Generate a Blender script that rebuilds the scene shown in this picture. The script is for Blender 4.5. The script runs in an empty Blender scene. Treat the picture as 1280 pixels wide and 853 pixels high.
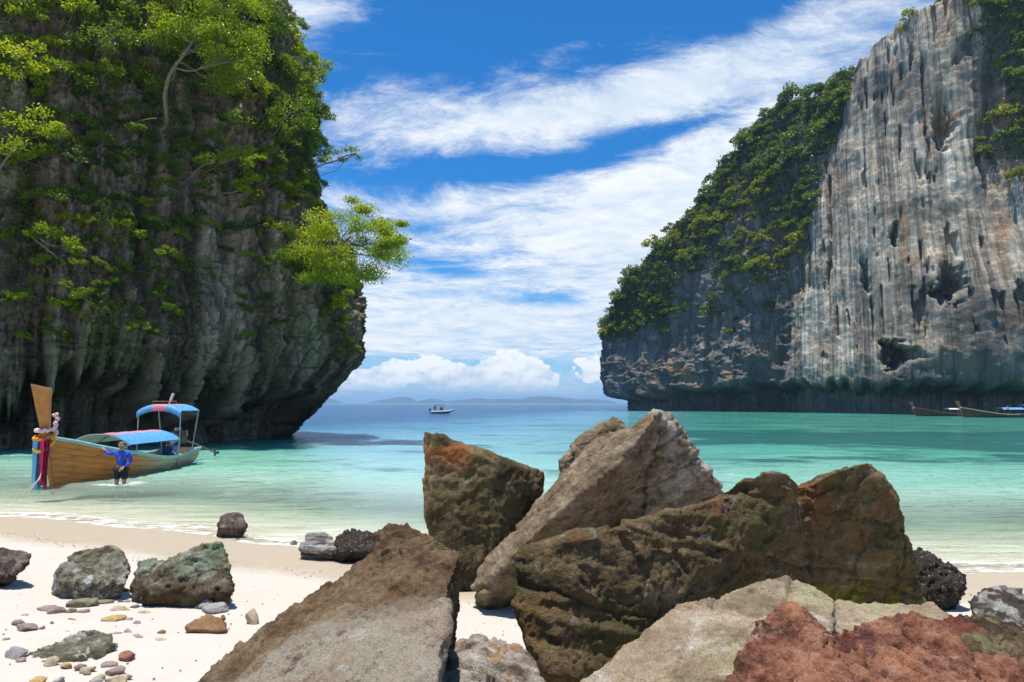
import bpy, bmesh, math, random
import numpy as np
from mathutils import Vector, Matrix

rng = np.random.default_rng(7)
random.seed(7)
scene = bpy.context.scene
COL = scene.collection

# ---------------------------------------------------------------- camera
CAM_H = 2.5
FPX = 1280 * 24.0 / 36.0
THETA = math.atan(77.5 / FPX)
cam_d = bpy.data.cameras.new('camera')
cam_d.lens = 24.0
cam_d.sensor_width = 36.0
cam_d.clip_start = 0.05
cam_d.clip_end = 60000.0
cam = bpy.data.objects.new('camera', cam_d)
COL.objects.link(cam)
cam.location = (0, 0, CAM_H)
cam.rotation_euler = (math.pi / 2 + THETA, 0, 0)
scene.camera = cam

# ---------------------------------------------------------------- render settings
scene.render.engine = 'CYCLES'
scene.cycles.use_denoising = True
try:
    scene.cycles.denoiser = 'OPENIMAGEDENOISE'
    scene.cycles.denoising_prefilter = 'ACCURATE'
except Exception:
    pass
scene.cycles.max_bounces = 7
scene.cycles.diffuse_bounces = 2
scene.cycles.glossy_bounces = 2
scene.cycles.transmission_bounces = 4
scene.cycles.transparent_max_bounces = 12
scene.cycles.volume_bounces = 0
scene.cycles.sample_clamp_indirect = 6.0
scene.cycles.caustics_reflective = False
scene.cycles.caustics_refractive = False
vs = scene.view_settings
vs.view_transform = 'Standard'
vs.look = 'None'
vs.exposure = 0.42
vs.gamma = 1.0
vs.use_curve_mapping = False

# ---------------------------------------------------------------- sun direction
SUN = Vector((-0.12, -0.06, 0.99)).normalized()
SUN_EL = math.asin(SUN.z)
SUN_AZ = math.atan2(SUN.x, SUN.y)
sl = bpy.data.lights.new('sun', 'SUN')
sl.energy = 5.0
sl.angle = math.radians(0.53)
sl.color = (1.0, 0.955, 0.88)
sun = bpy.data.objects.new('sun', sl)
COL.objects.link(sun)
sun.rotation_euler = (-SUN).to_track_quat('-Z', 'Y').to_euler()
sun.location = (0, 0, 200)


# ---------------------------------------------------------------- node helper
class NT:
    def __init__(self, tree):
        self.t = tree
        self.n = tree.nodes
        self.l = tree.links

    def put(self, sock, v):
        if v is None:
            return
        if isinstance(v, bpy.types.NodeSocket):
            self.l.new(v, sock)
        else:
            if isinstance(v, (tuple, list)) and len(v) == 3 and getattr(sock, 'type', '') == 'RGBA':
                v = (*v, 1.0)
            sock.default_value = v

    def node(self, typ, **kw):
        nd = self.n.new(typ)
        for k, v in kw.items():
            setattr(nd, k, v)
        return nd

    def math(self, op, a, b=None, c=None, clamp=False):
        nd = self.node('ShaderNodeMath', operation=op, use_clamp=clamp)
        self.put(nd.inputs[0], a)
        self.put(nd.inputs[1], b)
        self.put(nd.inputs[2], c)
        return nd.outputs[0]

    def vmath(self, op, a, b=None):
        nd = self.node('ShaderNodeVectorMath', operation=op)
        self.put(nd.inputs[0], a)
        self.put(nd.inputs[1], b)
        return nd.outputs[0]

    def noise(self, vec, scale=1.0, detail=4.0, rough=0.55, dist=0.0, color=False):
        nd = self.node('ShaderNodeTexNoise')
        self.put(nd.inputs['Vector'], vec)
        self.put(nd.inputs['Scale'], scale)
        nd.inputs['Detail'].default_value = detail
        nd.inputs['Roughness'].default_value = rough
        nd.inputs['Distortion'].default_value = dist
        return nd.outputs['Color' if color else 'Fac']

    def voronoi(self, vec, scale=1.0, feature='F1', rand=1.0, out='Distance'):
        nd = self.node('ShaderNodeTexVoronoi', feature=feature)
        self.put(nd.inputs['Vector'], vec)
        self.put(nd.inputs['Scale'], scale)
        nd.inputs['Randomness'].default_value = rand
        return nd.outputs[out]

    def ramp(self, fac, stops, interp='LINEAR'):
        nd = self.node('ShaderNodeValToRGB')
        cr = nd.color_ramp
        cr.interpolation = interp
        while len(cr.elements) < len(stops):
            cr.elements.new(0.5)
        for e, (p, c) in zip(cr.elements, stops):
            e.position = p
            if not isinstance(c, (tuple, list)):
                c = (c, c, c)
            e.color = (*c[:3], 1.0)
        self.put(nd.inputs[0], fac)
        return nd.outputs[0]

    def sstep(self, v, lo, hi, a=0.0, b=1.0):
        nd = self.node('ShaderNodeMapRange', interpolation_type='SMOOTHSTEP')
        self.put(nd.inputs[0], v)
        nd.inputs[1].default_value = lo
        nd.inputs[2].default_value = hi
        nd.inputs[3].default_value = a
        nd.inputs[4].default_value = b
        return nd.outputs[0]

    def mix(self, fac, a, b, mode='MIX'):
        nd = self.node('ShaderNodeMix', data_type='RGBA', blend_type=mode)
        self.put(nd.inputs[0], fac)
        self.put(nd.inputs[6], a)
        self.put(nd.inputs[7], b)
        return nd.outputs[2]

    def map(self, vec, scale=(1, 1, 1), loc=(0, 0, 0), rot=(0, 0, 0)):
        nd = self.node('ShaderNodeMapping')
        self.put(nd.inputs[0], vec)
        nd.inputs[1].default_value = loc
        nd.inputs[2].default_value = rot
        nd.inputs[3].default_value = scale
        return nd.outputs[0]

    def bump(self, h, strength=0.5, dist=0.05, normal=None):
        nd = self.node('ShaderNodeBump')
        nd.inputs['Strength'].default_value = strength
        nd.inputs['Distance'].default_value = dist
        self.put(nd.inputs['Height'], h)
        self.put(nd.inputs['Normal'], normal)
        return nd.outputs[0]

    def pos(self):
        return self.node('ShaderNodeNewGeometry').outputs['Position']

    def obj(self):
        return self.node('ShaderNodeTexCoord').outputs['Object']

    def attr(self, name, out='Fac'):
        return self.node('ShaderNodeAttribute', attribute_name=name).outputs[out]

    def sep(self, v):
        nd = self.node('ShaderNodeSeparateXYZ')
        self.put(nd.inputs[0], v)
        return nd.outputs

    def comb(self, x, y, z):
        nd = self.node('ShaderNodeCombineXYZ')
        for i, v in enumerate((x, y, z)):
            self.put(nd.inputs[i], v)
        return nd.outputs[0]

    def rand(self):
        return self.node('ShaderNodeObjectInfo').outputs['Random']


def material(name):
    m = bpy.data.materials.new(name)
    m.use_nodes = True
    t = NT(m.node_tree)
    t.n.clear()
    out = t.node('ShaderNodeOutputMaterial')
    return m, t, out


def principled(t, out, col, rough=0.8, normal=None, metallic=0.0, spec=0.3, **kw):
    p = t.node('ShaderNodeBsdfPrincipled')
    t.put(p.inputs['Base Color'], col)
    t.put(p.inputs['Roughness'], rough)
    t.put(p.inputs['Metallic'], metallic)
    t.put(p.inputs['Specular IOR Level'], spec)
    t.put(p.inputs['Normal'], normal)
    for k, v in kw.items():
        t.put(p.inputs[k.replace('_', ' ')], v)
    t.l.new(p.outputs[0], out.inputs['Surface'])
    return p


# ---------------------------------------------------------------- world: clear tropical sky with cirrus and cumulus
world = bpy.data.worlds.new('World')
scene.world = world
world.use_nodes = True
world.cycles.sampling_method = 'MANUAL'
world.cycles.sample_map_resolution = 256
w = NT(world.node_tree)
w.n.clear()
wout = w.node('ShaderNodeOutputWorld')
bg = w.node('ShaderNodeBackground')
bg.inputs['Strength'].default_value = 0.088
w.l.new(bg.outputs[0], wout.inputs['Surface'])
sky = w.node('ShaderNodeTexSky', sky_type='NISHITA')
sky.sun_disc = False
sky.sun_elevation = SUN_EL
sky.sun_rotation = SUN_AZ
sky.altitude = 0.0
sky.air_density = 1.0
sky.dust_density = 0.35
sky.ozone_density = 2.6
dirv = w.vmath('NORMALIZE', w.node('ShaderNodeTexCoord').outputs['Generated'])
dx, dy, dz = w.sep(dirv)[0:3]
az = w.math('ARCTAN2', dx, dy)
hor = w.math('SQRT', w.math('ADD', w.math('MULTIPLY', dx, dx), w.math('MULTIPLY', dy, dy)))
el = w.math('ARCTAN2', dz, hor)
# high thin cloud layer: noise on a plane overhead, seen in perspective
dzs = w.math('ADD', w.math('MAXIMUM', dz, 0.0), 0.14)
u = w.math('DIVIDE', dx, dzs)
v = w.math('DIVIDE', dy, dzs)
plane = w.comb(u, v, 0.0)
warp = w.noise(plane, 0.9, 2, 0.55, 0.0, True)
plane2 = w.vmath('ADD', plane, w.vmath('MULTIPLY', w.vmath('SUBTRACT', warp, (0.5, 0.5, 0.5)), (0.55, 0.55, 0.0)))
n1 = w.noise(w.map(plane2, (0.75, 1.5, 1), (3.1, 1.7, 0), (0, 0, 0.35)), 1.0, 6, 0.62)
n2 = w.noise(w.map(plane2, (4.6, 6.4, 1), (1.3, 0.4, 0), (0, 0, 0.30)), 1.0, 7, 0.74, 0.3)
cl = w.math('ADD', w.math('MULTIPLY', n1, 0.46), w.math('MULTIPLY', n2, 0.54))


def az_el(px, py):
    cx = (px - 640) / FPX
    cy = -(py - 426.5) / FPX
    y_ = math.cos(THETA) - cy * math.sin(THETA)
    z_ = math.sin(THETA) + cy * math.cos(THETA)
    return math.atan2(cx, y_), math.atan2(z_, math.hypot(cx, y_))


def blob(px, py, rx, ry, rot, amp):
    """one large cloud bank (or gap between banks) at an azimuth and elevation"""
    a0, e0 = az_el(px, py)
    ca, sa = math.cos(rot), math.sin(rot)
    da = w.math('SUBTRACT', az, a0)
    de = w.math('SUBTRACT', el, e0)
    p = w.math('ADD', w.math('MULTIPLY', da, ca * FPX / rx), w.math('MULTIPLY', de, sa * FPX / rx))
    q = w.math('ADD', w.math('MULTIPLY', da, -sa * FPX / ry), w.math('MULTIPLY', de, ca * FPX / ry))
    r2 = w.math('ADD', w.math('MULTIPLY', p, p), w.math('MULTIPLY', q, q))
    return w.math('MULTIPLY', w.math('POWER', 2.718, w.math('MULTIPLY', r2, -1.0)), amp)


bias = None
for b in [(590, 150, 170, 34, 0.06, 0.25), (800, 112, 150, 34, 0.2, 0.24), (960, 88, 190, 46, 0.2, 0.24), (1050, 130, 130, 40, 0.2, 0.12),
          (375, 12, 95, 26, 0.15, 0.28), (300, 60, 80, 30, 0.1, 0.1), (480, 62, 60, 12, 0.05, 0.10), (700, 60, 60, 10, 0.15, 0.12),
          (760, 275, 240, 46, 0.12, 0.26), (560, 262, 120, 22, 0.1, 0.16), (880, 210, 130, 40, 0.2, 0.2),
          (860, 320, 160, 60, 0.1, 0.18), (560, 405, 300, 50, 0.0, 0.22), (620, 345, 200, 26, 0, 0.08),
          (620, 40, 190, 34, 0.1, -0.20), (600, 212, 130, 15, 0.05, -0.22), (790, 178, 130, 14, 0.18, -0.26),
          (560, 335, 62, 13, 0.0, -0.22), (690, 372, 50, 10, 0, -0.20), (640, 318, 30, 8, 0, -0.12), (940, 12, 120, 22, 0.2, -0.14), (600, 462, 240, 26, 0.0, -0.22)]:
    g = blob(*b)
    bias = g if bias is None else w.math('ADD', bias, g)
low = w.sstep(el, 0.02, 0.32, 0.12, 0.0)
dens = w.sstep(w.math('ADD', w.math('ADD', cl, w.math('MULTIPLY', bias, 0.86)), low), 0.45, 0.76)
dens = w.math('MULTIPLY', dens, 0.96)
# cumulus bank above the horizon, all the way round
ae = w.comb(w.math('MULTIPLY', az, 1.0), w.math('MULTIPLY', el, 1.35), 0.0)
puff = w.noise(ae, 19.0, 5, 0.56)
hprof = w.noise(w.comb(az, 0.0, 0.0), 7.0, 3, 0.6)
cb = None
for b in [(540, 468, 66, 20, 0, 0.42), (600, 472, 60, 18, 0, 0.40), (636, 452, 40, 30, 0, 0.50), (672, 466, 40, 22, 0, 0.42), (465, 466, 34, 24, 0, 0.36), (745, 462, 26, 24, 0, 0.34)]:
    g = blob(*b)
    cb = g if cb is None else w.math('ADD', cb, g)
base_cut = w.sstep(el, 0.012, 0.03)
cden = w.math('ADD', w.math('MULTIPLY', w.math('SUBTRACT', puff, 0.22), 1.7), w.math('MULTIPLY', hprof, 0.35))
cden = w.math('ADD', w.math('SUBTRACT', cden, w.math('MULTIPLY', el, 5.2)), cb)
cden = w.math('MULTIPLY', w.sstep(cden, 0.62, 0.70), base_cut)
puff2 = w.noise(w.map(ae, (1, 1, 1), (0.004, -0.010, 0)), 19.0, 4, 0.56)
cshade = w.math('ADD', w.math('MULTIPLY', w.math('SUBTRACT', puff, puff2), 4.0), w.sstep(el, 0.018, 0.06, 0.58, 0.95))
ccol = w.mix(w.math('MINIMUM', w.math('MAXIMUM', cshade, 0.0), 1.0), (4.6, 5.7, 7.0), (9.8, 9.8, 9.6))
thin = w.mix(w.sstep(cl, 0.40, 0.62), (6.0, 7.0, 8.2), (8.7, 8.9, 9.0))
hz = w.sstep(el, -0.02, 0.22, 0.72, 0.0)
skycol = w.mix(1.0, sky.outputs[0], (0.16, 0.78, 1.32), 'MULTIPLY')
skycol = w.mix(hz, skycol, (4.6, 6.4, 8.0))
c = w.mix(dens, skycol, thin)
c = w.mix(w.math('MULTIPLY', cden, 0.92), c, ccol)
w.put(bg.inputs['Color'], c)


# ---------------------------------------------------------------- geometry helpers
def P(px, py, d):
    """the point on the photograph's line of sight that stands d metres ahead of the camera"""
    cx = (px - 640) / FPX
    cy = -(py - 426.5) / FPX
    y_ = math.cos(THETA) - cy * math.sin(THETA)
    z_ = math.sin(THETA) + cy * math.cos(THETA)
    k = d / y_
    return np.array((cx * k, d, CAM_H + z_ * k))


def to_px(v):
    v = np.asarray(v, float)
    z = v[..., 2] - CAM_H
    f = v[..., 1] * math.cos(THETA) + z * math.sin(THETA)
    uu = -v[..., 1] * math.sin(THETA) + z * math.cos(THETA)
    f = np.where(f < 0.05, 0.05, f)
    return 640 + FPX * v[..., 0] / f, 426.5 - FPX * uu / f, f


def _h(ix, iy, iz, seed):
    with np.errstate(over='ignore'):
        h = (ix.astype(np.uint32) * np.uint32(374761393) + iy.astype(np.uint32) * np.uint32(668265263)
             + iz.astype(np.uint32) * np.uint32(2147483647) + np.uint32(seed * 1274126177 & 0xffffffff))
        h = (h ^ (h >> np.uint32(13))) * np.uint32(1274126177)
        h = (h ^ (h >> np.uint32(15))) * np.uint32(2246822519)
        h = h ^ (h >> np.uint32(16))
    return h.astype(np.float32) * np.float32(1 / 4294967295.0)


def vnoise(p, seed=0):
    """value noise in [-1, 1] for points (N, 3)"""
    p = np.asarray(p, np.float32)
    i = np.floor(p).astype(np.int64)
    f = p - i
    f = f * f * f * (f * (f * 6 - 15) + 10)
    x, y, z = i[:, 0], i[:, 1], i[:, 2]
    fx, fy, fz = f[:, 0], f[:, 1], f[:, 2]

    def cc(a, b, d):
        return _h(x + a, y + b, z + d, seed)
    c00 = cc(0, 0, 0) * (1 - fx) + cc(1, 0, 0) * fx
    c10 = cc(0, 1, 0) * (1 - fx) + cc(1, 1, 0) * fx
    c01 = cc(0, 0, 1) * (1 - fx) + cc(1, 0, 1) * fx
    c11 = cc(0, 1, 1) * (1 - fx) + cc(1, 1, 1) * fx
    return ((c00 * (1 - fy) + c10 * fy) * (1 - fz) + (c01 * (1 - fy) + c11 * fy) * fz) * 2 - 1


ROT = np.array([[0.36, 0.48, -0.8], [-0.8, 0.6, 0.0], [0.48, 0.64, 0.6]], np.float32)


def fbm(p, octv=4, gain=0.5, lac=2.03, seed=0, ridged=False, rot=True):
    p = np.asarray(p, np.float32)
    a, s, tot = 1.0, np.zeros(len(p), np.float32), 0.0
    for o in range(octv):
        n = vnoise(p + 17.3 * o, seed + o)
        if ridged:
            n = 1 - 2 * np.abs(n)
        s += a * n
        tot += a
        a *= gain
        p = (p @ ROT if rot else p) * lac
    return s / tot


def worley(p, seed=0, second=False):
    p = np.asarray(p, np.float32)
    i = np.floor(p).astype(np.int64)
    best = np.full(len(p), 9.0, np.float32)
    b2 = best.copy()
    for a in (-1, 0, 1):
        for b in (-1, 0, 1):
            for d in (-1, 0, 1):
                x, y, z = i[:, 0] + a, i[:, 1] + b, i[:, 2] + d
                dd = np.sqrt((x + _h(x, y, z, seed) - p[:, 0]) ** 2 + (y + _h(x, y, z, seed + 1) - p[:, 1]) ** 2
                             + (z + _h(x, y, z, seed + 2) - p[:, 2]) ** 2)
                b2 = np.minimum(b2, np.maximum(best, dd))
                best = np.minimum(best, dd)
    return (best, b2) if second else best


def sstep(v, lo, hi):
    t = np.clip((v - lo) / (hi - lo), 0, 1)
    return t * t * (3 - 2 * t)


def mesh_from(name, verts, faces, smooth=True):
    verts = np.ascontiguousarray(verts, np.float32)
    faces = np.ascontiguousarray(faces, np.int32)
    m = bpy.data.meshes.new(name)
    m.vertices.add(len(verts))
    m.vertices.foreach_set('co', verts.ravel())
    k = faces.shape[1]
    m.loops.add(faces.size)
    m.loops.foreach_set('vertex_index', faces.ravel())
    m.polygons.add(len(faces))
    m.polygons.foreach_set('loop_start', np.arange(0, faces.size, k, dtype=np.int32))
    try:
        m.polygons.foreach_set('loop_total', np.full(len(faces), k, np.int32))
    except Exception:
        pass
    m.update(calc_edges=True)
    if smooth:
        m.polygons.foreach_set('use_smooth', np.ones(len(faces), bool))
    return m


def link(name, mesh, mat=None, parent=None, loc=None):
    o = bpy.data.objects.new(name, mesh)
    COL.objects.link(o)
    if mat is not None and mesh is not None and len(mesh.materials) == 0:
        mesh.materials.append(mat)
    if parent is not None:
        o.parent = parent
    if loc is not None:
        o.location = loc
    return o


def tag(o, label=None, cat=None, group=None, kind=None):
    if label:
        o['label'] = label
    if cat:
        o['category'] = cat
    if group:
        o['group'] = group
    if kind:
        o['kind'] = kind
    return o


def empty(name, loc, rz=0.0, scale=1.0):
    o = bpy.data.objects.new(name, None)
    o.empty_display_size = 0.2
    COL.objects.link(o)
    o.location = loc
    o.rotation_euler = (0, 0, rz)
    o.scale = (scale,) * 3
    return o


def grid_faces(nu, nv):
    i = np.arange(nu - 1)[:, None] * nv + np.arange(nv - 1)[None, :]
    i = i.ravel()
    return np.stack([i, i + nv, i + nv + 1, i + 1], 1)


def fattr(mesh, name, vals, typ='FLOAT'):
    a = mesh.attributes.new(name, typ, 'POINT')
    if typ == 'FLOAT':
        a.data.foreach_set('value', np.ascontiguousarray(vals, np.float32).ravel())
    else:
        a.data.foreach_set('vector', np.ascontiguousarray(vals, np.float32).ravel())


class MB:
    """collects boxes, tubes and patches into one mesh"""
    def __init__(self):
        self.v, self.q, self.t, self.n = [], [], [], 0

    def add(self, v, q=None, t=None):
        v = np.asarray(v, float).reshape(-1, 3)
        if q is not None and len(q):
            self.q.append(np.asarray(q, int) + self.n)
        if t is not None and len(t):
            self.t.append(np.asarray(t, int) + self.n)
        self.v.append(v)
        self.n += len(v)
        return self

    def box(self, c, s, rz=0.0, ry=0.0):
        c, s = np.array(c, float), np.array(s, float) / 2
        p = np.array([[x, y, z] for x in (-1, 1) for y in (-1, 1) for z in (-1, 1)]) * s
        if ry:
            p = p @ np.array([[math.cos(ry), 0, -math.sin(ry)], [0, 1, 0], [math.sin(ry), 0, math.cos(ry)]])
        if rz:
            p = p @ np.array([[math.cos(rz), math.sin(rz), 0], [-math.sin(rz), math.cos(rz), 0], [0, 0, 1]])
        return self.add(p + c, [[0, 1, 3, 2], [4, 6, 7, 5], [0, 4, 5, 1], [2, 3, 7, 6], [0, 2, 6, 4], [1, 5, 7, 3]])

    def tube(self, pts, rad, n=8, cap=True):
        pts = np.asarray(pts, float)
        rad = np.broadcast_to(np.asarray(rad, float), (len(pts),))
        tg = np.gradient(pts, axis=0)
        tg /= np.linalg.norm(tg, axis=1)[:, None] + 1e-9
        up = np.array((0, 0, 1.0)) if abs(tg[0, 2]) < 0.9 else np.array((1.0, 0, 0))
        rings = []
        for p, t_, r in zip(pts, tg, rad):
            a = np.cross(up, t_)
            a /= np.linalg.norm(a) + 1e-9
            b = np.cross(t_, a)
            up = b if abs(np.dot(b, up)) > 0 else up
            th = np.arange(n) * 2 * math.pi / n
            rings.append(p + r * (np.cos(th)[:, None] * a + np.sin(th)[:, None] * b))
        v = np.concatenate(rings)
        q = []
        for i in range(len(pts) - 1):
            for j in range(n):
                q.append([i * n + j, i * n + (j + 1) % n, (i + 1) * n + (j + 1) % n, (i + 1) * n + j])
        t = []
        if cap:
            v = np.concatenate([v, pts[:1], pts[-1:]])
            k = len(pts) * n
            for j in range(n):
                t.append([k, (j + 1) % n, j])
                t.append([k + 1, (len(pts) - 1) * n + j, (len(pts) - 1) * n + (j + 1) % n])
        return self.add(v, q, t)

    def lathe(self, c, prof, n=12, axis=2):
        """prof: list of (radius, height)"""
        v, q = [], []
        for r, h in prof:
            for j in range(n):
                a = 2 * math.pi * j / n
                p = [r * math.cos(a), r * math.sin(a), h]
                v.append(p if axis == 2 else ([h, p[0], p[1]] if axis == 0 else [p[1], h, p[0]]))
        for i in range(len(prof) - 1):
            for j in range(n):
                q.append([i * n + j, i * n + (j + 1) % n, (i + 1) * n + (j + 1) % n, (i + 1) * n + j])
        return self.add(np.array(v) + np.array(c, float), q)

    def ball(self, c, r, n=10, m=7):
        prof = [(max(1e-4, math.sin(math.pi * i / m)), -math.cos(math.pi * i / m)) for i in range(m + 1)]
        s = MB()
        s.lathe((0, 0, 0), prof, n)
        return self.add(s.v[0] * np.array(r) + np.array(c, float), s.q[0])

    def patch(self, P_, thick=0.0):
        """grid of points (nu, nv, 3), optionally given thickness downwards"""
        P_ = np.asarray(P_, float)
        nu, nv = P_.shape[:2]
        f = grid_faces(nu, nv)
        if not thick:
            return self.add(P_.reshape(-1, 3), f)
        b = P_.copy()
        b[..., 2] -= thick
        N = nu * nv
        rim = []
        for i in range(nu - 1):
            rim.append([i * nv, (i + 1) * nv, N + (i + 1) * nv, N + i * nv])
            rim.append([(i + 1) * nv + nv - 1, i * nv + nv - 1, N + i * nv + nv - 1, N + (i + 1) * nv + nv - 1])
        for j in range(nv - 1):
            rim.append([j + 1, j, N + j, N + j + 1])
            k = (nu - 1) * nv
            rim.append([k + j, k + j + 1, N + k + j + 1, N + k + j])
        return self.add(np.concatenate([P_.reshape(-1, 3), b.reshape(-1, 3)]),
                        np.concatenate([f, f[:, ::-1] + N, np.array(rim)]))

    def mesh(self, name, smooth=False):
        v = np.concatenate(self.v)
        m = bpy.data.meshes.new(name)
        fs = []
        for a in self.q:
            fs += a.tolist()
        for a in self.t:
            fs += a.tolist()
        m.from_pydata(v.tolist(), [], fs)
        m.update()
        if smooth:
            m.polygons.foreach_set('use_smooth', np.ones(len(m.polygons), bool))
            try:
                m.set_sharp_from_angle(angle=math.radians(45))
            except Exception:
                pass
        return m

    def build(self, name, mat, parent=None, smooth=False, loc=None):
        return link(name, self.mesh(name, smooth), mat, parent, loc)


def spline(pts, n):
    pts = np.asarray(pts, float)
    t = np.concatenate([[0], np.cumsum(np.linalg.norm(np.diff(pts, axis=0), axis=1))])
    q = np.concatenate([[2 * pts[0] - pts[1]], pts, [2 * pts[-1] - pts[-2]]])
    out = []
    for s in np.linspace(0, t[-1], n):
        i = min(max(np.searchsorted(t, s, 'right') - 1, 0), len(pts) - 2)
        f = (s - t[i]) / (t[i + 1] - t[i] + 1e-9)
        p0, p1, p2, p3 = q[i], q[i + 1], q[i + 2], q[i + 3]
        out.append(0.5 * ((2 * p1) + (-p0 + p2) * f + (2 * p0 - 5 * p1 + 4 * p2 - p3) * f * f
                          + (-p0 + 3 * p1 - 3 * p2 + p3) * f ** 3))
    return np.array(out)


# ---------------------------------------------------------------- beach and sea bed (one sheet)
def shore_y(x):
    x = np.asarray(x, float)
    y = np.where(x < 0, 11.3 - 0.345 * x, 11.3 - 0.09 * x)
    return y + 0.25 * np.sin(x * 0.55 + 0.6) + 0.12 * np.sin(x * 1.7) - 0.8 * np.exp(-((x + 0.2) / 2.6) ** 2)


def ground_z(x, y):
    x = np.asarray(x, float)
    y = np.asarray(y, float)
    t = y - shore_y(x)
    land = np.where(t < -3.2, 0.20 + 0.075 * (-t - 3.2), 0.0625 * -t)
    land = np.where(land > 1.5, 1.5 + 0.3 * np.tanh((land - 1.5) / 1.2), land)
    sea = -0.085 * t - 0.0009 * np.maximum(t - 4, 0) ** 2
    sea = np.where(sea < -2.2, -2.2 - 1.2 * np.tanh((-sea - 2.2) / 3.0), sea)
    mouth = (x + 14) * -0.968 + (y - 50) * 0.25
    deep = sstep(mouth, -14, 30) * sstep(y, 30, 75) + sstep(y, 180, 330)
    sea = sea - 9.0 * np.clip(deep, 0, 1.2)
    return np.where(t < 0, land, sea)


def axis(lo, hi, fine_lo, fine_hi, step, grow=1.12):
    a = list(np.arange(fine_lo, fine_hi, step))
    s, x = step, fine_hi
    while x < hi:
        a.append(x)
        s *= grow
        x += s
    a.append(hi)
    s, x, b = step, fine_lo - step, []
    while x > lo:
        b.append(x)
        s *= grow
        x -= s
    b.append(lo)
    return np.array(b[::-1] + a)


gx = axis(-400, 400, -13, 9, 0.09, 1.14)
gy = axis(-200, 700, 3.0, 16, 0.08, 1.14)
X, Y = np.meshgrid(gx, gy, indexing='ij')
Z = ground_z(X, Y)
pp = np.stack([X.ravel(), Y.ravel(), np.zeros(X.size)], 1)
dry = sstep(Z.ravel(), 0.12, 0.45)
near = np.exp(-((X.ravel() / 40) ** 2) - ((Y.ravel() - 8) / 40) ** 2)
Zr = Z.ravel() + near * (dry * 0.030 * fbm(pp * 1.3, 3, seed=11) + dry * 0.026 * fbm(pp * 3.6, 3, seed=12)
                         - dry * 0.028 * (1 - sstep(worley(pp * np.array((1.5, 1.9, 1)) + 0.3 * vnoise(pp * 2, 3)[:, None], 5), 0.06, 0.26)) * sstep(fbm(pp * 0.5, 2, seed=18), -0.2, 0.2)
                         + (1 - dry) * 0.006 * fbm(pp * np.array((0.8, 2.5, 1)), 2, seed=13))
bm_ = mesh_from('beach', np.stack([X.ravel(), Y.ravel(), Zr], 1), grid_faces(len(gx), len(gy)))
m_sand, t, out = material('white sand')
pos = t.pos()
px_, py_, pz_ = t.sep(pos)[0:3]
n = t.noise(pos, 2.2, 6, 0.6)
n_f = t.noise(pos, 90, 4, 0.7)
grain = t.voronoi(pos, 330)
wetline = t.math('ADD', pz_, t.math('MULTIPLY', t.math('SUBTRACT', t.noise(t.map(pos, (0.6, 1.6, 1)), 1.2, 4), 0.5), 0.05))
wet = t.sstep(wetline, 0.175, 0.115)
dryc = t.mix(n, (0.44, 0.395, 0.335), (0.53, 0.485, 0.425))
dryc = t.mix(t.sstep(n_f, 0.55, 0.8), dryc, (0.55, 0.47, 0.38))
dryc = t.mix(t.sstep(t.voronoi(pos, 26, out='Distance'), 0.10, 0.05), dryc, (0.40, 0.32, 0.25))
wetc = t.mix(t.noise(t.map(pos, (1, 3, 1)), 3, 5), (0.37, 0.30, 0.215), (0.47, 0.395, 0.295))
wetc = t.mix(t.sstep(pz_, -0.01, -0.12), wetc, (0.66, 0.62, 0.50))
col = t.mix(wet, dryc, wetc)
hgt = t.math('ADD', t.math('MULTIPLY', n_f, 0.5), t.math('ADD', t.math('MULTIPLY', grain, 0.25), t.math('MULTIPLY', t.noise(pos, 14, 4), 0.9)))
principled(t, out, col, t.math('SUBTRACT', 0.92, t.math('MULTIPLY', wet, 0.45)), t.bump(hgt, 0.35, 0.012), spec=0.35)
tag(link('beach', bm_, m_sand), kind='structure')

# ---------------------------------------------------------------- sea
wx = axis(-12000, 12000, -22, 16, 0.18, 1.065)
wy = axis(4, 14000, 9.5, 28, 0.13, 1.048)
X, Y = np.meshgrid(wx, wy, indexing='ij')
p = np.stack([X.ravel(), Y.ravel(), np.zeros(X.size)], 1)
depth = -ground_z(X, Y).ravel()
fade = 1 / (1 + ((Y.ravel() - 10) / 90) ** 2)
sh = sstep(depth, 0.0, 0.5)
Zw = fade * sh * (0.045 * fbm(p * np.array((0.35, 1.0, 1)), 3, seed=31, rot=False) + 0.040 * fbm(p * np.array((0.9, 2.4, 1)), 2, seed=33, ridged=True, rot=False))
tt = Y.ravel() - shore_y(X.ravel())
Zw += 0.022 * np.exp(-((tt - 0.55 - 0.25 * fbm(p * 0.35, 2, seed=35)) / 0.16) ** 2)
Zw += 0.014 * np.exp(-((tt - 1.9 - 0.5 * fbm(p * 0.25, 2, seed=36)) / 0.22) ** 2)
wm = mesh_from('sea', np.stack([X.ravel(), Y.ravel(), Zw], 1), grid_faces(len(wx), len(wy)))
fattr(wm, 'depth', depth)
fattr(wm, 'sky_sheen', sstep((p[:, 0] + 14) * -0.968 + (p[:, 1] - 50) * 0.25, -34, -6) * sstep(p[:, 0] + 3.9 + 0.318 * (p[:, 1] - 15.7), -2.5, 2.5))
m_sea, t, out = material('sea water')
pos = t.pos()
dep = t.attr('depth')
patch = t.noise(t.map(pos, (0.05, 0.10, 1)), 1.0, 5, 0.6)
patch2 = t.noise(t.map(pos, (0.25, 0.6, 1)), 1.0, 5, 0.6)
dn = t.math('ADD', dep, t.math('MULTIPLY', t.math('ADD', t.math('MULTIPLY', t.math('SUBTRACT', patch, 0.5), 0.9), t.math('MULTIPLY', t.math('SUBTRACT', patch2, 0.5), 0.8)), dep))
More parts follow.
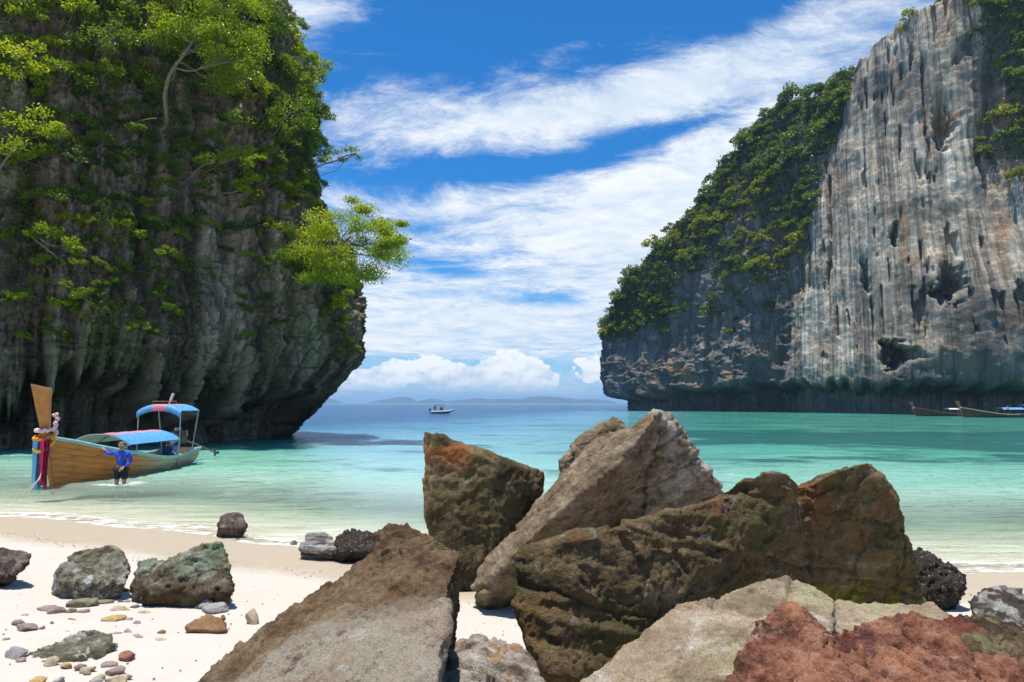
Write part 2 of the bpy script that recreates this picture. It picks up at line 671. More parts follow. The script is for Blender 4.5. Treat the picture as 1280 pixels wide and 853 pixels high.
body = t.ramp(t.math('DIVIDE', dn, 12.0), [(0.0, (0.56, 0.56, 0.44)), (0.03, (0.40, 0.54, 0.43)), (0.085, (0.205, 0.425, 0.33)),
                                           (0.19, (0.065, 0.265, 0.20)), (0.30, (0.030, 0.140, 0.105)),
                                           (0.5, (0.022, 0.13, 0.21)), (0.8, (0.012, 0.085, 0.19)), (1.0, (0.008, 0.068, 0.165))])
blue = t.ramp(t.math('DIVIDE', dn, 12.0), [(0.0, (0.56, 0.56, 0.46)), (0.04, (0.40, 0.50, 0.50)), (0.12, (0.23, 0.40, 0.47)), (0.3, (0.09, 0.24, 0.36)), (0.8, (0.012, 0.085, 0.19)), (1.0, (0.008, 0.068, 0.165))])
body = t.mix(t.math('MULTIPLY', t.attr('sky_sheen'), 0.8), body, blue)  # sky reflection over the central channel, painted into the body colour as pale blue
# dark reef and weed under the surface on the right of the bay
sx, sy, sz = t.sep(pos)[0:3]
band = t.math('POWER', 2.718, t.math('MULTIPLY', t.math('POWER', t.math('DIVIDE', t.math('SUBTRACT', sy, 50.0), 13.0), 2.0), -1.0))
reef = t.math('MULTIPLY', band, t.sstep(sx, 5.0, 16.0))
reefn = t.noise(t.map(pos, (0.10, 0.16, 1), (3.0, 0.7, 0)), 1.0, 5, 0.62)
reefm = t.math('MULTIPLY', t.sstep(t.math('ADD', reefn, t.math('MULTIPLY', reef, 0.24)), 0.54, 0.66), t.sstep(dep, 0.6, 1.6))
body = t.mix(t.math('MULTIPLY', reefm, 0.8), body, (0.012, 0.075, 0.072))
# foam along the swash line, and thin scraps of it
lace = t.math('ADD', t.math('MULTIPLY', t.noise(t.map(pos, (1.2, 3.2, 1)), 1.5, 6, 0.65), 0.7), t.math('MULTIPLY', t.noise(pos, 9, 5, 0.7), 0.3))
fb = t.math('ADD', t.sstep(dep, 0.07, 0.0), t.math('MULTIPLY', t.sstep(sz, 0.008, 0.03), t.sstep(dep, 0.16, 0.05)))
foam = t.sstep(t.math('ADD', lace, t.math('MULTIPLY', fb, 0.17)), 0.58, 0.76)
foam = t.math('MULTIPLY', foam, t.sstep(dep, 0.22, 0.04))
ring = t.vmath('SUBTRACT', pos, (-12.12, 21.4, 0.0))
rl = t.node('ShaderNodeVectorMath', operation='LENGTH')
t.put(rl.inputs[0], t.vmath('MULTIPLY', ring, (0.85, 1.0, 0.0)))
splash = t.math('MULTIPLY', t.sstep(rl.outputs['Value'], 0.75, 0.30), t.sstep(lace, 0.42, 0.56))
foam = t.math('MAXIMUM', foam, splash)
wv = t.math('ADD', t.math('MULTIPLY', t.noise(t.map(pos, (0.7, 2.6, 1)), 1.0, 5, 0.62, 0.5), 0.8),
            t.math('MULTIPLY', t.noise(t.map(pos, (0.12, 0.45, 1)), 1.0, 4, 0.6), 2.6))
nrm = t.bump(wv, 1.0, 0.30)
fres = t.node('ShaderNodeFresnel')
fres.inputs['IOR'].default_value = 1.333
t.put(fres.inputs['Normal'], nrm)
refl = t.math('MULTIPLY', t.math('MINIMUM', fres.outputs[0], 0.78), 0.95)
diff = t.node('ShaderNodeBsdfDiffuse')
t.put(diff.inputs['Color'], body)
t.put(diff.inputs['Normal'], t.bump(wv, 0.6, 0.25))
tr = t.node('ShaderNodeBsdfTransparent')
t.put(tr.inputs['Color'], t.mix(t.sstep(dep, 0.0, 1.2), (0.97, 1.0, 0.98), (0.55, 0.93, 0.84)))
gl = t.node('ShaderNodeBsdfGlossy')
gl.inputs['Roughness'].default_value = 0.07
t.put(gl.inputs['Normal'], nrm)
gl.inputs['Color'].default_value = (1, 1, 1, 1)
m1 = t.node('ShaderNodeMixShader')
t.put(m1.inputs[0], t.math('ADD', t.sstep(dep, 0.02, 1.0, 0.05, 0.93), t.sstep(dep, 1.0, 2.4, 0.0, 0.07)))
t.l.new(tr.outputs[0], m1.inputs[1])
t.l.new(diff.outputs[0], m1.inputs[2])
m2 = t.node('ShaderNodeMixShader')
t.put(m2.inputs[0], refl)
t.l.new(m1.outputs[0], m2.inputs[1])
t.l.new(gl.outputs[0], m2.inputs[2])
fd = t.node('ShaderNodeBsdfDiffuse')
fd.inputs['Color'].default_value = (0.84, 0.84, 0.80, 1)
m3 = t.node('ShaderNodeMixShader')
t.put(m3.inputs[0], t.math('MULTIPLY', foam, 0.8))
t.l.new(m2.outputs[0], m3.inputs[1])
t.l.new(fd.outputs[0], m3.inputs[2])
t.l.new(m3.outputs[0], out.inputs['Surface'])
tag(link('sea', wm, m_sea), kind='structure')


# ---------------------------------------------------------------- cliffs
def cliff_material(name, pal, streak, warm, bed, dark_attr=False):
    """pal: dark, mid, pale; coordinates are metres along the face and up it"""
    m, t, out = material(name)
    c = t.attr('face', 'Vector')
    pos = t.pos()
    wob = t.vmath('ADD', c, t.vmath('MULTIPLY', t.vmath('SUBTRACT', t.noise(c, 0.18, 4, 0.6, 0, True), (0.5, 0.5, 0.5)), (1.1, 3.0, 0.0)))
    s1 = t.noise(t.map(wob, (streak, streak * 0.06, 0.1)), 1.0, 7, 0.66)
    s2 = t.noise(t.map(wob, (streak * 3.3, streak * 0.16, 0.1), (5, 2, 0)), 1.0, 6, 0.62)
    s3 = t.noise(t.map(wob, (streak * 0.30, streak * 0.10, 0.1), (1, 9, 0)), 1.0, 5, 0.62)
    blot = t.noise(pos, streak * 0.9, 7, 0.66)
    f = t.math('ADD', t.math('MULTIPLY', s1, 0.52), t.math('ADD', t.math('MULTIPLY', s2, 0.38), t.math('MULTIPLY', blot, 0.10)))
    col = t.ramp(f, [(0.35, pal[0]), (0.44, pal[1]), (0.51, pal[2]), (0.60, pal[3])])
    col = t.mix(t.math('MULTIPLY', t.sstep(s3, 0.53, 0.68), t.sstep(s2, 0.40, 0.58)), col, warm)
    if bed:
        bd = t.noise(t.map(pos, (0.15, 0.15, 3.0)), 1.0, 6, 0.65)
        col = t.mix(t.math('MULTIPLY', t.sstep(bd, 0.56, 0.70), 0.6), col, pal[0])
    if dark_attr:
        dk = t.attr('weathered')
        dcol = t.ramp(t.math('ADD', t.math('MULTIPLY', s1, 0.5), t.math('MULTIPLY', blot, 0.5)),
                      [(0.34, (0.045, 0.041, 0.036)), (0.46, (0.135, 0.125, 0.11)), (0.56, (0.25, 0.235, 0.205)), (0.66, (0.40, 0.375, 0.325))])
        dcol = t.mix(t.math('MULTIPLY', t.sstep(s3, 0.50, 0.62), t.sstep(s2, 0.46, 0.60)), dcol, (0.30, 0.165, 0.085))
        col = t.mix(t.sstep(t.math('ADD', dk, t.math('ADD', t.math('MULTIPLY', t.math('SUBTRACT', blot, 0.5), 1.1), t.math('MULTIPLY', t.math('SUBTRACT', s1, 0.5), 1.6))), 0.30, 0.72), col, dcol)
        drip = t.noise(t.map(wob, (streak * 1.6, streak * 0.05, 0.1), (11, 4, 0)), 1.0, 6, 0.7)
        col = t.mix(t.math('MULTIPLY', t.sstep(drip, 0.50, 0.60), 0.7), col, (0.10, 0.096, 0.09))
        zone = t.noise(t.map(c, (0.045, 0.06, 0.1), (2, 5, 0)), 1.0, 5, 0.62)
        col = t.mix(t.math('MULTIPLY', t.sstep(zone, 0.50, 0.62), 0.6), col, t.mix(blot, (0.06, 0.058, 0.055), (0.22, 0.21, 0.19)))
        rust = t.noise(t.map(c, (0.09, 0.05, 0.1), (7, 1, 0)), 1.0, 6, 0.66)
        col = t.mix(t.math('MULTIPLY', t.sstep(rust, 0.55, 0.66), t.sstep(s1, 0.40, 0.58)), col, (0.42, 0.225, 0.11))
    moss = t.math('MULTIPLY', t.sstep(t.noise(pos, streak * 0.5, 6, 0.65), 0.52, 0.64), t.sstep(blot, 0.42, 0.58))
    col = t.mix(t.math('MULTIPLY', moss, 0.55), col, (0.052, 0.062, 0.026))
    h = t.math('ADD', t.math('MULTIPLY', s2, 0.8), t.math('ADD', t.math('MULTIPLY', t.noise(pos, streak * 3, 7, 0.7), 0.8 if bed else 0.35),
                                                           t.math('MULTIPLY', t.noise(t.map(pos, (0.4, 0.4, 2.6)), streak * 1.4, 5, 0.6), 0.5 if bed else 0.06)))
    principled(t, out, col, 0.92, t.bump(h, 1.0, 0.55 / streak), spec=0.15)
    return m




# left headland: undercut limestone wall with hanging stalactites
planL = [(-75, 8), (-45, 23), (-27, 32.5), (-18.5, 39.5), (-13.2, 45.2), (-11.5, 48.6), (-12.4, 52), (-17, 57), (-30, 67), (-60, 82)]
path = spline(planL, 4000)
sl_ = np.concatenate([[0], np.cumsum(np.linalg.norm(np.diff(path, axis=0), axis=1))])
S0 = sl_[np.argmin(np.abs(path[:, 0] + 30) + np.abs(path[:, 1] - 31))]
S1 = sl_[np.argmin(np.abs(path[:, 0] + 13) + np.abs(path[:, 1] - 53))]
s_ax = np.concatenate([np.linspace(0, S0, 60, endpoint=False), np.arange(S0, S1, 0.076), np.linspace(S1, sl_[-1], 60)])
z_ax = np.concatenate([np.linspace(-2.5, 0, 8, endpoint=False), np.arange(0, 33, 0.080), np.linspace(33, 48, 50), np.linspace(48.4, 50, 6)])
S, Zz = np.meshgrid(s_ax, z_ax, indexing='ij')
sf, zf = S.ravel(), Zz.ravel()
bx_ = np.interp(sf, sl_, path[:, 0])
by_ = np.interp(sf, sl_, path[:, 1])
inx, iny = -47 - bx_, 64 - by_
ln = np.hypot(inx, iny)
inx, iny = inx / ln, iny / ln
sz_ = np.stack([sf, zf, 0 * sf], 1)
sw = sf + 1.6 * fbm(np.stack([sf * 0.12, zf * 0.14, 0 * sf], 1), 3, seed=2)
flute = fbm(np.stack([sw * 0.55, zf * 0.075, 0 * sf], 1), 4, 0.55, seed=3, rot=False)
flute_r = fbm(np.stack([sw * 1.15, zf * 0.11, 0 * sf + 3], 1), 3, 0.5, seed=5, ridged=True, rot=False)
big = fbm(np.stack([sf * 0.13, zf * 0.10, 0 * sf + 7], 1), 3, seed=9)
fine_fl = fbm(np.stack([sw * 3.6, zf * 0.42, 0 * sf], 1), 3, 0.6, seed=6, ridged=True, rot=False)
rough3 = fbm(np.stack([bx_ * 1.3, by_ * 1.3, zf * 1.3], 1), 5, 0.56, seed=15)
rough4 = fbm(np.stack([bx_ * 3.9, by_ * 3.9, zf * 3.1], 1), 3, 0.55, seed=19, ridged=True)
bedz = fbm(np.stack([bx_ * 0.12, by_ * 0.12, zf * 2.1], 1), 4, 0.6, seed=25)
tooth = 0.5 + vnoise(np.stack([sf * 0.45, 0 * sf, 0 * sf], 1), 40) * 0.9 - 2.0 * (1 - np.abs(vnoise(np.stack([sf * 0.85, 0 * sf, 0 * sf], 1), 41))) ** 3 - 1.5 * (1 - np.abs(vnoise(np.stack([sf * 2.1, 0 * sf, 0 * sf], 1), 42))) ** 3 - 0.8 * (1 - np.abs(vnoise(np.stack([sf * 4.3, 0 * sf, 0 * sf], 1), 43))) ** 3
along = np.interp(sf, [S0, S0 + 12, S1 - 8, S1], [3.9, 4.5, 4.2, 3.2])
lip = along + tooth
under = 4.3 * (1 - sstep(zf, lip - 0.5, lip + 0.55)) + 1.0 * (1 - sstep(zf, lip, lip + 3.2))
under -= 1.6 * (1 - sstep(zf, -0.5, 0.9)) * (0.5 + 0.5 * big)
ledge = 1.1 * sstep(zf, 8.6, 9.4) * (0.5 + 0.5 * np.tanh(4 * fbm(np.stack([sf * 0.2, 0 * sf, 0 * sf], 1), 2, seed=51)))
rec = 0.075 * np.maximum(zf - 6, 0) + 0.0062 * np.maximum(zf - 9, 0) ** 2
tip = sstep(sf, S1 - 14, S1 - 3)
rec += tip * (0.05 * np.maximum(zf - 10, 0) + 1.5 * np.exp(-((zf - 19) / 5.5) ** 2))
under = under * (1 - 0.55 * tip) + tip * 4.6 * np.clip(1 - zf / 5.6, 0, 1.3) ** 0.9
rec += 10 * sstep(zf, 46, 50)
off = under + rec + ledge * 0.4 - 1.7 * big * sstep(zf, 3, 7) - 1.0 * flute - (0.32 + 0.45 * sstep(zf, 12, 7)) * flute_r * sstep(zf, lip - 0.6, lip + 0.5) \
    - 0.85 * rough3 - 0.34 * rough4 - (0.14 + 0.20 * sstep(zf, 13, 7)) * fine_fl - 0.30 * bedz * (0.6 + 0.4 * (zf < lip + 2))
VL = np.stack([bx_ + inx * off, by_ + iny * off, zf + 0.25 * rough3], 1)
ml = mesh_from('limestone_cliff', VL, grid_faces(len(s_ax), len(z_ax)))
fattr(ml, 'face', sz_, 'FLOAT_VECTOR')
mat_cl = cliff_material('dark mossy limestone', [(0.045, 0.034, 0.023), (0.15, 0.117, 0.078), (0.31, 0.255, 0.178), (0.55, 0.48, 0.365)], 0.85,
                        (0.17, 0.105, 0.055), True)
tag(link('limestone_cliff', ml, mat_cl), kind='structure')

# right headland: tall streaked face with a wooded shoulder falling to the left
planR = [(190, 92), (140, 112), (112, 128), (99, 138), (86.5, 150), (74, 176), (52, 203), (35.5, 216), (29, 224), (30, 233), (42, 256), (90, 295)]
pathR = spline(planR, 4000)
sR = np.concatenate([[0], np.cumsum(np.linalg.norm(np.diff(pathR, axis=0), axis=1))])


def s_at(x, y):
    return sR[np.argmin((pathR[:, 0] - x) ** 2 + (pathR[:, 1] - y) ** 2)]


knots = [(190, 92, 92), (140, 112, 93), (112, 128, 95), (99, 138, 94), (92, 144.5, 93), (86.5, 150, 90), (81, 160, 87), (76, 172, 88),
         (68, 185, 91), (60, 195, 85), (52, 203, 75), (45, 208, 64), (38.5, 213, 52), (32, 218.5, 42), (28.5, 224, 31), (29, 233, 28), (42, 256, 34), (90, 295, 60)]
hk = np.array([[s_at(a, b), h] for a, b, h in knots])
s_ax = np.concatenate([np.linspace(0, s_at(125, 120), 40, endpoint=False), np.arange(s_at(125, 120), s_at(31, 230), 0.29), np.linspace(s_at(31, 230), sR[-1], 40)])
t_ax = np.concatenate([np.linspace(-0.05, 0, 6, endpoint=False), np.linspace(0, 1, 345, endpoint=False), np.linspace(1, 1.35, 30)])
S, T = np.meshgrid(s_ax, t_ax, indexing='ij')
sf, tf = S.ravel(), T.ravel()
hs = np.interp(sf, hk[:, 0], hk[:, 1])
hs = hs + 2.6 * fbm(np.stack([sf * 0.11, 0 * sf, 0 * sf], 1), 4, 0.6, seed=61)
bx_ = np.interp(sf, sR, pathR[:, 0])
by_ = np.interp(sf, sR, pathR[:, 1])
zf = hs * np.minimum(tf, 1.0) + np.minimum(tf, 0) * 40
over = np.maximum(tf - 1, 0)
inx, iny = 125 - bx_, 235 - by_
ln = np.hypot(inx, iny)
inx, iny = inx / ln, iny / ln
sA, sB, sC, sD = s_at(74, 176), s_at(86.5, 150), s_at(99, 138), s_at(52, 203)
edge = np.interp(zf, [0, 22, 60, 100], [sA + 6, sA + 3, sA - 8, sB + 4])      # diagonal left edge of the bare face
edge = edge + 2.5 * fbm(np.stack([zf * 0.12, 0 * zf, 0 * zf + 5], 1), 3, seed=63)
wood = sstep(sf - edge, -2.5, 3.5)                                              # 1 on the wooded shoulder
gully = sstep(zf, 40, 66) * sstep((sC - 0.5 - 3.0 * sstep(zf, 60, 95)) - sf + 3.5 * fbm(np.stack([zf * 0.09, 0 * zf, 0 * zf + 9], 1), 4, 0.6, seed=64), -2.5, 4.0)
bulge = sstep(zf, 40, 22) * sstep(sf, sB + 9, sB + 1) * sstep(zf, 3, 8)
fl1 = fbm(np.stack([sf * 0.16, zf * 0.018, 0 * sf], 1), 4, 0.55, seed=71, rot=False)
fl2 = fbm(np.stack([sf * 0.55, zf * 0.05, 0 * sf], 1), 4, 0.55, seed=75, ridged=True, rot=False)
slot = fbm(np.stack([sf * 0.85, zf * 0.09, 0 * sf + 2], 1), 3, 0.5, seed=81, rot=False) + 0.35 * fbm(np.stack([sf * 0.09, zf * 0.09, 0 * sf], 1), 2, seed=83)
big = fbm(np.stack([sf * 0.04, zf * 0.045, 0 * sf + 7], 1), 3, seed=85)
r3 = fbm(np.stack([bx_ * 0.33, by_ * 0.33, zf * 0.33], 1), 5, 0.58, seed=88)
hol = -np.sqrt(np.clip(sstep(fbm(np.stack([sf * 0.11, zf * 0.07, 0 * sf + 4], 1), 4, 0.55, seed=97), 0.05, 0.5), 0, 1)) * 2 + 0.5
r4 = fbm(np.stack([bx_ * 0.16, by_ * 0.16, zf * 0.3], 1), 4, 0.58, seed=93, ridged=True)
lip = 6.2 + 2.2 * vnoise(np.stack([sf * 0.11, 0 * sf, 0 * sf], 1), 95) + 1.3 * vnoise(np.stack([sf * 0.5, 0 * sf, 0 * sf], 1), 96)
under = 8.5 * (1 - sstep(zf, lip - 1.8, lip + 0.7)) + 1.5 * (1 - sstep(zf, lip, lip + 8))
slope = (0.10 - 0.04 * wood) * np.maximum(zf - 8, 0) + wood * (np.interp(sf, [s_at(76, 172), s_at(52, 203), s_at(36, 215)], [0.0010, 0.0026, 0.004]) * np.maximum(zf - 14, 0) ** 2)
woff = np.interp(sf, [s_at(74, 176), s_at(52, 203), s_at(36, 215), s_at(26.5, 224)], [2.2, 1.5, 0.5, 0.0])
off = under + slope + woff * wood + 4.5 * gully - 3.5 * bulge - (1.6 + 1.2 * wood) * big - 1.3 * fl1 - (0.55 - 0.1 * wood) * fl2 - (0.40 + 0.7 * wood) * r3 - (0.14 + 0.9 * wood) * r4 - 0.22 * hol
off += (1 - wood) * 2.0 * sstep(slot, 0.42, 0.52) * sstep(zf, 12, 18)
for (cx_, cy_, d_, rs, rz_, am) in [(1196, 358, 146, 2.0, 3.4, 9), (1172, 363, 147, 1.1, 1.1, 6), (1131, 447, 151, 3.0, 2.2, 11), (1108, 434, 153, 1.4, 1.5, 8),
                                    (1196, 165, 150, 1.6, 4.6, 4), (1232, 60, 146, 2.0, 3.0, 3), (1125, 300, 152, 1.0, 2.2, 3.5), (1085, 345, 158, 0.9, 3.2, 3.5)]:
    q = P(cx_, cy_, d_)
    s0 = s_at(q[0], q[1])
    off += am * np.exp(-(((sf - s0 + 2.2 * r3) / rs) ** 2 + ((zf - q[2] + 3.0 * r4 - 1.0) / rz_) ** 2) ** 1.5)
VR = np.stack([bx_ + inx * (off + over * 170), by_ + iny * (off + over * 170), zf + 1.0 * r3 - over * 20], 1)
mr = mesh_from('limestone_cliff', VR, grid_faces(len(s_ax), len(t_ax)))
fattr(mr, 'face', np.stack([sf, zf, 0 * sf], 1), 'FLOAT_VECTOR')
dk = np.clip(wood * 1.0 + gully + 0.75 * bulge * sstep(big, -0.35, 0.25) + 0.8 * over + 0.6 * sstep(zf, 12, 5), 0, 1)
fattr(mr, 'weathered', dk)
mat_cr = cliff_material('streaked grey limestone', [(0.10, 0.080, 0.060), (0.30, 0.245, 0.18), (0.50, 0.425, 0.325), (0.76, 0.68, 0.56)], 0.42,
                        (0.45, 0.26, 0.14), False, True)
tag(link('limestone_cliff', mr, mat_cr), kind='structure')
woodR = np.maximum(wood, gully)

# ---------------------------------------------------------------- far islands on the horizon
m_isl, t, out = material('wooded island')
col = t.mix(t.noise(t.pos(), 0.01, 5), (0.03, 0.055, 0.03), (0.08, 0.10, 0.06))
principled(t, out, col, 0.95)
for (x0, x1, d_, peaks) in [(462, 522, 8200, [(500, 7.5, 14), (478, 4, 12), (515, 4, 12)]), (515, 640, 7600, [(540, 6, 16), (575, 4, 16), (600, 5.5, 20), (628, 4, 18)]),
                            (590, 770, 7000, [(628, 5.5, 22), (668, 7.0, 22), (700, 6.8, 26), (745, 5, 22)]),
                            (405, 425, 8600, [(412, 6, 9)])]:
    nx, ny = 90, 24
    us = np.linspace(x0, x1, nx)
    hpx = sum(h * np.exp(-((us - c_) / w_) ** 2) for c_, h, w_ in peaks)
    hpx += 0.9 * fbm(np.stack([us * 0.12, 0 * us, 0 * us], 1), 4, seed=int(x0)) * np.minimum(hpx / 3, 1)
    hpx *= np.clip(np.minimum(us - x0, x1 - us) / 7, 0, 1) ** 0.6
    V = []
    for i, u_ in enumerate(us):
        for j in range(ny):
            k = j / (ny - 1) * 2 - 1
            V.append(((u_ - 640) / FPX * d_, d_ + k * 500, -3 + 1.0 * max(hpx[i], 0) / FPX * d_ * (1 - k * k)))
    V = np.array(V)
    V[:, 2] += 8 * fbm(V * 0.006, 4, seed=4) * np.clip(V[:, 2] / 30, 0, 1)
    tag(link('island', mesh_from('island', V, grid_faces(nx, ny)), m_isl), kind='structure')

# ---------------------------------------------------------------- haze over the sea
hb = MB().box((0, 4500, 56), (23000, 18500, 144))
hz_o = hb.build('haze', None)
m_hz = bpy.data.materials.new('sea haze')
m_hz.use_nodes = True
t = NT(m_hz.node_tree)
t.n.clear()
out = t.node('ShaderNodeOutputMaterial')
pv = t.node('ShaderNodeVolumePrincipled')
pv.inputs['Color'].default_value = (0.40, 0.68, 1.0, 1)
pv.inputs['Density'].default_value = 0.00015
pv.inputs['Anisotropy'].default_value = 0.2
t.l.new(pv.outputs[0], out.inputs['Volume'])
hz_o.data.materials.append(m_hz)
tag(hz_o, kind='stuff')


# ---------------------------------------------------------------- rocks
def cell_step(p, seed):
    """random level per irregular cell: broken, stepped faces"""
    p = np.asarray(p, np.float32)
    i = np.floor(p).astype(np.int64)
    best = np.full(len(p), 9.0, np.float32)
    val = np.zeros(len(p), np.float32)
    for a in (-1, 0, 1):
        for b in (-1, 0, 1):
            for d in (-1, 0, 1):
                x, y, z = i[:, 0] + a, i[:, 1] + b, i[:, 2] + d
                dd = (x + _h(x, y, z, seed) - p[:, 0]) ** 2 + (y + _h(x, y, z, seed + 1) - p[:, 1]) ** 2 + (z + _h(x, y, z, seed + 2) - p[:, 2]) ** 2
                k = dd < best
                val = np.where(k, _h(x, y, z, seed + 3), val)
                best = np.where(k, dd, best)
    return val * 2 - 1


def normals_of(m):
    n = np.empty(len(m.vertices) * 3, np.float32)
    m.vertex_normals.foreach_get('vector', n)
    return n.reshape(-1, 3)


def coords_of(m):
    c = np.empty(len(m.vertices) * 3, np.float32)
    m.vertices.foreach_get('co', c)
    return c.reshape(-1, 3)


def remeshed(pieces, voxel):
    bm = bmesh.new()
    for pts in pieces:
        sub = bmesh.new()
        for q in pts:
            sub.verts.new([float(c_) for c_ in q])
        r = bmesh.ops.convex_hull(sub, input=sub.verts)
        junk = [e for e in r['geom_interior'] if isinstance(e, bmesh.types.BMVert)] + [e for e in r['geom_unused'] if isinstance(e, bmesh.types.BMVert)]
        if junk:
            bmesh.ops.delete(sub, geom=list(set(junk)), context='VERTS')
        tmp = bpy.data.meshes.new('tmp')
        sub.to_mesh(tmp)
        sub.free()
        bm.from_mesh(tmp)
        bpy.data.meshes.remove(tmp)
    src = bpy.data.meshes.new('rock_source')
    bm.to_mesh(src)
    bm.free()
    o = bpy.data.objects.new('rock_source', src)
    COL.objects.link(o)
    md = o.modifiers.new('remesh', 'REMESH')
    md.mode = 'VOXEL'
    md.voxel_size = voxel
    md.use_smooth_shade = True
    md2 = o.modifiers.new('soft', 'SMOOTH')
    md2.factor = 0.5
    md2.iterations = 2
    dg = bpy.context.evaluated_depsgraph_get()
    m = bpy.data.meshes.new_from_object(o.evaluated_get(dg))
    bpy.data.objects.remove(o)
    bpy.data.meshes.remove(src)
    return m


def roughen(m, seed, size=0.05, freq=2.2, chips=0.03, chip_f=4.0, fine=0.012, fine_f=14.0, pits=0.0, pit_f=16.0, strata=None, bumps=0.0, bump_f=30.0, joints=()):
    c, n = coords_of(m), normals_of(m)
    q = c + 13.7 * seed
    d = size * fbm(q * freq, 4, 0.5, seed=seed)
    if chips:
        wq = q + 0.12 / chip_f * np.stack([vnoise(q * chip_f * 2, seed + 5), vnoise(q * chip_f * 2, seed + 6), vnoise(q * chip_f * 2, seed + 7)], 1) * 3
        d += chips * cell_step(wq * chip_f * np.array((1, 1, 1.4)), seed + 30)
        d += chips * 0.4 * cell_step(wq * chip_f * 2.6, seed + 36)
    d += fine * fbm(q * fine_f, 4, 0.6, seed=seed + 50, ridged=True)
    if strata is not None:
        ax, sf_, am = strata
        ax = np.array(ax, float) / np.linalg.norm(ax)
        h = (q @ ax) * sf_ + 0.5 * fbm(q * freq, 3, seed=seed + 60)
        d += am * vnoise(np.stack([h, 0 * h, 0 * h], 1), seed + 61) + am * 0.6 * vnoise(np.stack([h * 2.7, 0 * h, 0 * h], 1), seed + 62)
    d += fine * 0.55 * fbm(q * fine_f * 3.1, 3, 0.6, seed=seed + 55, ridged=True)
    for (ax, sp, wd_, dp) in joints:
        ax = np.array(ax, float) / np.linalg.norm(ax)
        h = (q @ ax) / sp + 0.22 * fbm(q * 1.6, 4, 0.6, seed=seed + 65)
        fr = (h - np.floor(h)) - 0.5 - 0.3 * (_h(np.floor(h).astype(np.int64), np.zeros(len(h), np.int64), np.zeros(len(h), np.int64), seed) - 0.5)
        d -= dp * np.exp(-(fr * sp / wd_) ** 2) * sstep(fbm(q * 1.1, 2, seed=seed + 66), -0.45, 0.1)
    if pits:
        wd = worley(q * pit_f + 0.6 * np.stack([vnoise(q * pit_f, seed + 8), vnoise(q * pit_f, seed + 9), vnoise(q * pit_f, seed + 10)], 1), seed + 70)
        mk = sstep(fbm(q * pit_f * 0.3, 2, seed=seed + 80), -0.3, 0.3)
        d -= pits * (1 - sstep(wd, 0.12, 0.5)) * mk
    if bumps:
        d += bumps * (1 - sstep(worley(q * bump_f, seed + 90), 0.1, 0.6))
    v = c + n * d[:, None]
    m.vertices.foreach_set('co', np.ascontiguousarray(v, np.float32).ravel())
    m.update()


ROCKS = []


def rock(name, pieces, mat, label, seed, dist, base=None, cat='rock', group=None, detail=0.0023, **kw):
    pts = np.concatenate([np.array(p_) for p_ in pieces])
    m = remeshed(pieces, dist * detail)
    roughen(m, seed, **kw)
    x0, y0 = pts[:, 0].mean(), pts[:, 1].mean()
    org = np.array((x0, y0, float(ground_z(x0, y0))))
    c = coords_of(m)
    lp = np.empty(len(m.loops), np.int32)
    m.loops.foreach_get('vertex_index', lp)
    f = lp.reshape(-1, 4)
    deep = c[:, 2] < ground_z(c[:, 0], c[:, 1]) - 0.07          # nothing is modelled down in the sand
    f = f[~deep[f].all(1)]
    use, inv = np.unique(f, return_inverse=True)
    bpy.data.meshes.remove(m)
    m = mesh_from(name, c[use] - org, inv.reshape(-1, 4))
    m.name = name
    o = link(name, m, mat, None, tuple(org))
    ROCKS.append(o)
    return tag(o, label, cat, group)


